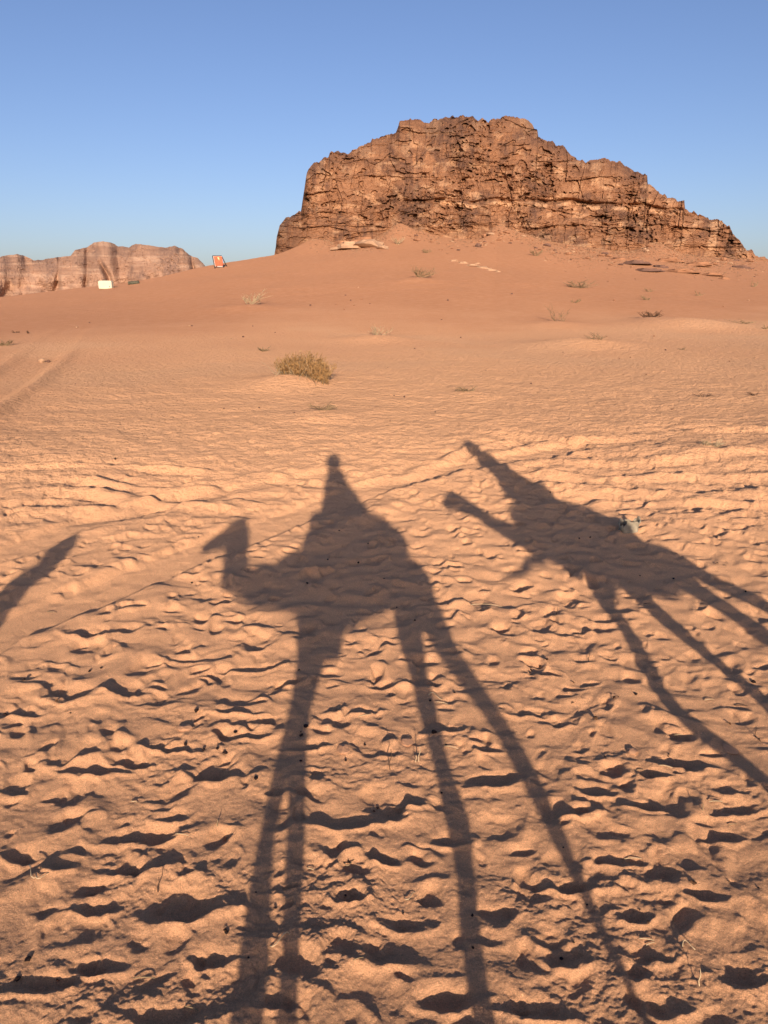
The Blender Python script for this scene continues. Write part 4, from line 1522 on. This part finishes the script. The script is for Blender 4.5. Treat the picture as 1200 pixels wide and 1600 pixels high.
def person(root, C, mats, head, neck, torso, arms, legs, hands, face=(0, 1, 0), scarf=True):
    """root empty; head = centre, radius; chains in metres"""
    cl, sc = mats
    hc, hr = head
    f = np.array(face, float)
    f /= np.linalg.norm(f)
    s = np.array([f[1], -f[0], 0])
    bm = bmesh.new()
    blob(bm, hc, hr * .92)
    blob(bm, hc + f * .02 + np.array([0, 0, -.05]), hr * .74)
    blob(bm, hc - f * .02 + np.array([0, 0, .01]), hr * .94)
    chain(bm, [(hc + f * hr * .86 + np.array([0, 0, .0]), .012), (hc + f * (hr * 1.02) + np.array([0, 0, -.028]), .016)])
    for k in (-1, 1):
        blob(bm, hc + s * k * hr * .93 + np.array([0, 0, -.01]), .022)
    chain(bm, [(hc + np.array([0, 0, -.06]), .055), neck])
    blob(bm, hc + f * hr * .80 + np.array([0, 0, -.068]), .020)
    for h in hands:
        hand(bm, *h)
    for a_ in arms:
        chain(bm, [(a_[-2][0], a_[-2][1] * .75), (a_[-1][0], a_[-1][1] * .8)])
    part_at(fused('body', bm, 0.007, SKIN, None, 3), root)
    for k in (-1, 1):
        bm = bmesh.new()
        blob(bm, hc + f * hr * .84 + s * k * .032 + np.array([0, 0, .012]), .012)
        part_at(fused('eye', bm, 0.003, EYE, None, 1), root)
    bm = bmesh.new()
    chain(bm, torso, 0.62)
    for a_ in arms:
        chain(bm, a_)
    for l_ in legs:
        chain(bm, l_)
    part_at(fused('robe', bm, 0.018, cl, None, 5), root)
    bm = bmesh.new()
    blob(bm, hc - f * .03 + np.array([0, 0, .03]), hr * 1.02)
    chain(bm, [(hc - f * .055, hr * .85), (hc - f * .06 + np.array([0, 0, -.14]), .085)], 0.9)
    part_at(fused('head_scarf', bm, 0.012, sc, None, 3), root)


# --- the photographer, riding and facing the dune, phone held up at the lens
r1 = empty('person', (0.1, yc, 1.95))
hc = S(521, 724, yc - 0.05)
hc = np.array([hc[0], yc, hc[2]])
sh = EH(512, 548, 764, yc)
mid1 = EH(498, 567, 790, yc, .95)
mid0 = EH(509, 554, 775, yc, 1.0)
hips = EH(485, 592, 814, yc, .80)
shz = sh[0]
armL = [(shz + np.array([-.10, 0.06, -.02]), .062), (shz + np.array([-.15, .16, -.24]), .055), (np.array([-.115, -.10, 2.50]), .040), (np.array([-.095, -.05, 2.55]), .030)]
armR = [(shz + np.array([.10, 0.06, -.02]), .062), (shz + np.array([.16, .16, -.24]), .055), (np.array([.115, -.10, 2.50]), .040), (np.array([.095, -.05, 2.55]), .030)]
legL = [(hips[0] + np.array([-.12, 0, -.02]), .12), (hips[0] + np.array([-.32, .26, -.06]), .09), (hips[0] + np.array([-.28, .36, -.45]), .065), (hips[0] + np.array([-.30, .36, -.50]), .06)]
legR = [(hips[0] + np.array([.12, 0, -.02]), .12), (hips[0] + np.array([.26, .28, -.08]), .09), (hips[0] + np.array([.22, .36, -.45]), .065), (hips[0] + np.array([.24, .36, -.50]), .06)]
person(r1, None, (CLOTH_B, CLOTH_R), (hc, .105), (shz + np.array([0, 0, .02]), .055),
       [(hc + np.array([0, -.02, -.09]), .095), (hc + np.array([.02, -.02, -.18]), .12), (sh[0], sh[1]), mid0, mid1, hips], [armL, armR], [legL, legR],
       [((-.095, -.055, 2.56), (.25, .4, .6), (0, -1, .3), (-1, 0, .2), .9), ((.095, -.055, 2.56), (-.25, .4, .6), (0, -1, .3), (1, 0, .2), .9)], (0, 1, 0))
tag(r1, 'person in blue clothes and scarf riding the middle camel, holding up a phone', 'person')
ph = empty('phone', (0, -0.02, 2.56))
part_at(rounded_slab('case', 0.076, 0.155, 0.009, 0.012, BLACK, None, (0, -0.010, 2.475), 0.002), ph)
tag(ph, 'black phone held upright in the hands of the middle rider', 'phone')

# --- second camel, following on the right
y2 = 1.2
c2 = empty('camel', (3.0, y2, 0))
bm = bmesh.new()
chain(bm, [EV(850, 800, 872, y2), EV(895, 812, 888, y2), EV(940, 822, 902, y2), EV(985, 838, 912, y2, .95), EV(1020, 856, 905, y2, .95), EV(1040, 866, 893, y2)], 1.0)
chain(bm, [EV(835, 830, 870, y2), EV(806, 820, 852, y2), EV(768, 806, 828, y2), EV(735, 784, 806, y2), EV(715, 772, 800, y2)], 0.8)
chain(bm, [P3(708, 780, y2, .10), P3(702, 783, y2, .09), P3(697, 789, y2, .065)], 0.8)
for s in (-1, 1):
    chain(bm, [(S(707, 771, y2) + np.array([0, s * .07, 0]), 0.02), (S(707, 767, y2) + np.array([0.01, s * .09, 0.02]), 0.012)])
fy, by = y2 + .16, y2 - .16
chain(bm, foot([(S(925, 870, by), .15), EH(920, 953, 905, by, 1.15), EH(937, 959, 945, by, 1.15), EH(968, 990, 984, by, 1.15), EH(986, 1009, 1010, by, 1.15), EH(1012, 1037, 1060, by, 1.15), EH(1045, 1068, 1110, by, 1.15), EH(1092, 1116, 1150, by, 1.15), EH(1148, 1172, 1190, by, 1.15), EH(1198, 1222, 1235, by, 1.15)], by, -.03))
chain(bm, foot([(S(960, 880, fy), .14), EV(985, 905, 930, fy, 1.18), EV(1015, 935, 958, fy, 1.18), EV(1052, 966, 988, fy, 1.18), EV(1105, 1011, 1029, fy, 1.18), EV(1160, 1056, 1074, fy, 1.18), EV(1200, 1086, 1108, fy, 1.18)], fy, -.10))
chain(bm, foot([(S(1010, 880, by), .16), EV(1050, 876, 910, by, 1.18), EV(1082, 903, 929, by, 1.18), EV(1115, 929, 949, by, 1.18), EV(1160, 956, 978, by, 1.18), EV(1200, 983, 1006, by, 1.18)], by, .10))
chain(bm, foot([(S(1015, 875, fy), .16), EV(1050, 861, 882, fy, 1.18), EV(1082, 880, 900, fy, 1.18), EV(1110, 896, 914, fy, 1.18), EV(1160, 921, 938, fy, 1.18), EV(1200, 938, 954, fy, 1.18)], fy, .16))
part_at(fused('body', bm, 0.022, FUR), c2)
bm = bmesh.new()
chain(bm, [P3(820, 812, y2, .17), P3(870, 812, y2, .22), P3(930, 820, y2, .20), P3(972, 840, y2, .17)], 1.4)
part_at(fused('saddle_rug', bm, 0.025, RUG), c2)
bm = bmesh.new()
chain(bm, [P3(812, 800, y2, .03), P3(807, 790, y2, .025)])
chain(bm, [P3(965, 830, y2, .03), P3(970, 823, y2, .025)])
part_at(fused('saddle_horn', bm, 0.012, WOOD), c2)
vs, fs = [], []
tube(vs, fs, [S(844, 872, y2 + .2), S(825, 876, y2 + .22), S(816, 892, y2 + .22), S(782, 906, y2 + .22)], .045, .01, 8)
part_at(mesh_obj('girth_strap', vs, fs, RUG), c2)
for s in (-1, 1):
    bm = bmesh.new()
    blob(bm, S(703, 780, y2) + np.array([0, s * .072, 0.01]), .016)
    part_at(fused('eye', bm, 0.004, EYE, None, 1), c2)
tag(c2, 'camel following on the right, casting the right hand camel shadow', 'camel')

r2 = empty('person', (2.8, y2, 1.8))
hd = S(732, 699, y2)
sh2 = EH(745, 783, 722, y2)
m2a = EH(764, 806, 742, y2)
m2b = EH(778, 835, 762, y2)
hp2 = EH(788, 885, 783, y2, .8)
hp3 = EH(800, 928, 802, y2, .55)
s2 = sh2[0]
arm2 = [[(s2 + np.array([.02, .18 * k, -.03]), .06), (s2 + np.array([k * .10 + .02, .20 * k, -.26]), .052), (s2 + np.array([-.02, .12 * k, -.42]), .04), (s2 + np.array([-.06, .08 * k, -.43]), .03)] for k in (-1, 1)]
leg2 = [[(hp2[0] + np.array([0, k * .14, -.05]), .12), (hp2[0] + np.array([-.26, k * .32, -.12]), .09), (hp2[0] + np.array([-.18, k * .36, -.5]), .06)] for k in (-1, 1)]
person(r2, None, (CLOTH_W, CLOTH_R), (hd, .10), (s2, .055), [(s2, sh2[1] * .95), m2a, m2b, hp2, hp3], arm2, leg2,
       [(s2 + np.array([-.07, .08 * k, -.43]), (-1, 0, 0), (0, 0, 1), (0, k, 0), .9) for k in (-1, 1)], (-1, 0.2, 0))
tag(r2, 'person in white robe and red scarf riding the camel on the right', 'person')

# --- the guide walking in front on the left
yg = -0.25
g1 = empty('person', (-3.15, yg, 0))
top_ = S(116, 838, yg)
sh_g = EH(72, 104, 862, yg)
xg = sh_g[0][0] - 0.05
bodyc = [(np.array([xg + .03, yg, top_[2] - .32]), .12), (np.array([xg, yg, top_[2] - .55]), .165), (np.array([xg, yg, 1.15]), .18), (np.array([xg, yg, .9]), .19), (np.array([xg, yg, .5]), .20), (np.array([xg, yg, .25]), .22)]
armg = [[(np.array([xg + .03, yg + k * .19, 1.46]), .06), (np.array([xg + .04, yg + k * .24, 1.18]), .05), (np.array([xg - .02, yg + k * .24, .95]), .036), (np.array([xg - .02, yg + k * .24, .90]), .03)] for k in (-1, 1)]
legg = [[(np.array([xg + k * .09, yg, .5]), .10), (np.array([xg + k * .10 - .06 * k, yg, .10]), .055), (np.array([xg + k * .10 - .16, yg, .045]), .04)] for k in (-1, 1)]
person(g1, None, (CLOTH_W, CLOTH_W), (np.array([xg + .07, yg, top_[2] - .10]), .10), (np.array([xg + .05, yg, top_[2] - .25]), .06), bodyc, armg, legg,
       [(np.array([xg - .02, yg + k * .24, .89]), (-.1, 0, -1), (0, k, 0), (-1, 0, 0), .9) for k in (-1, 1)], (-1, 0, 0))
tag(g1, 'guide in a long white robe walking ahead on the left', 'person')
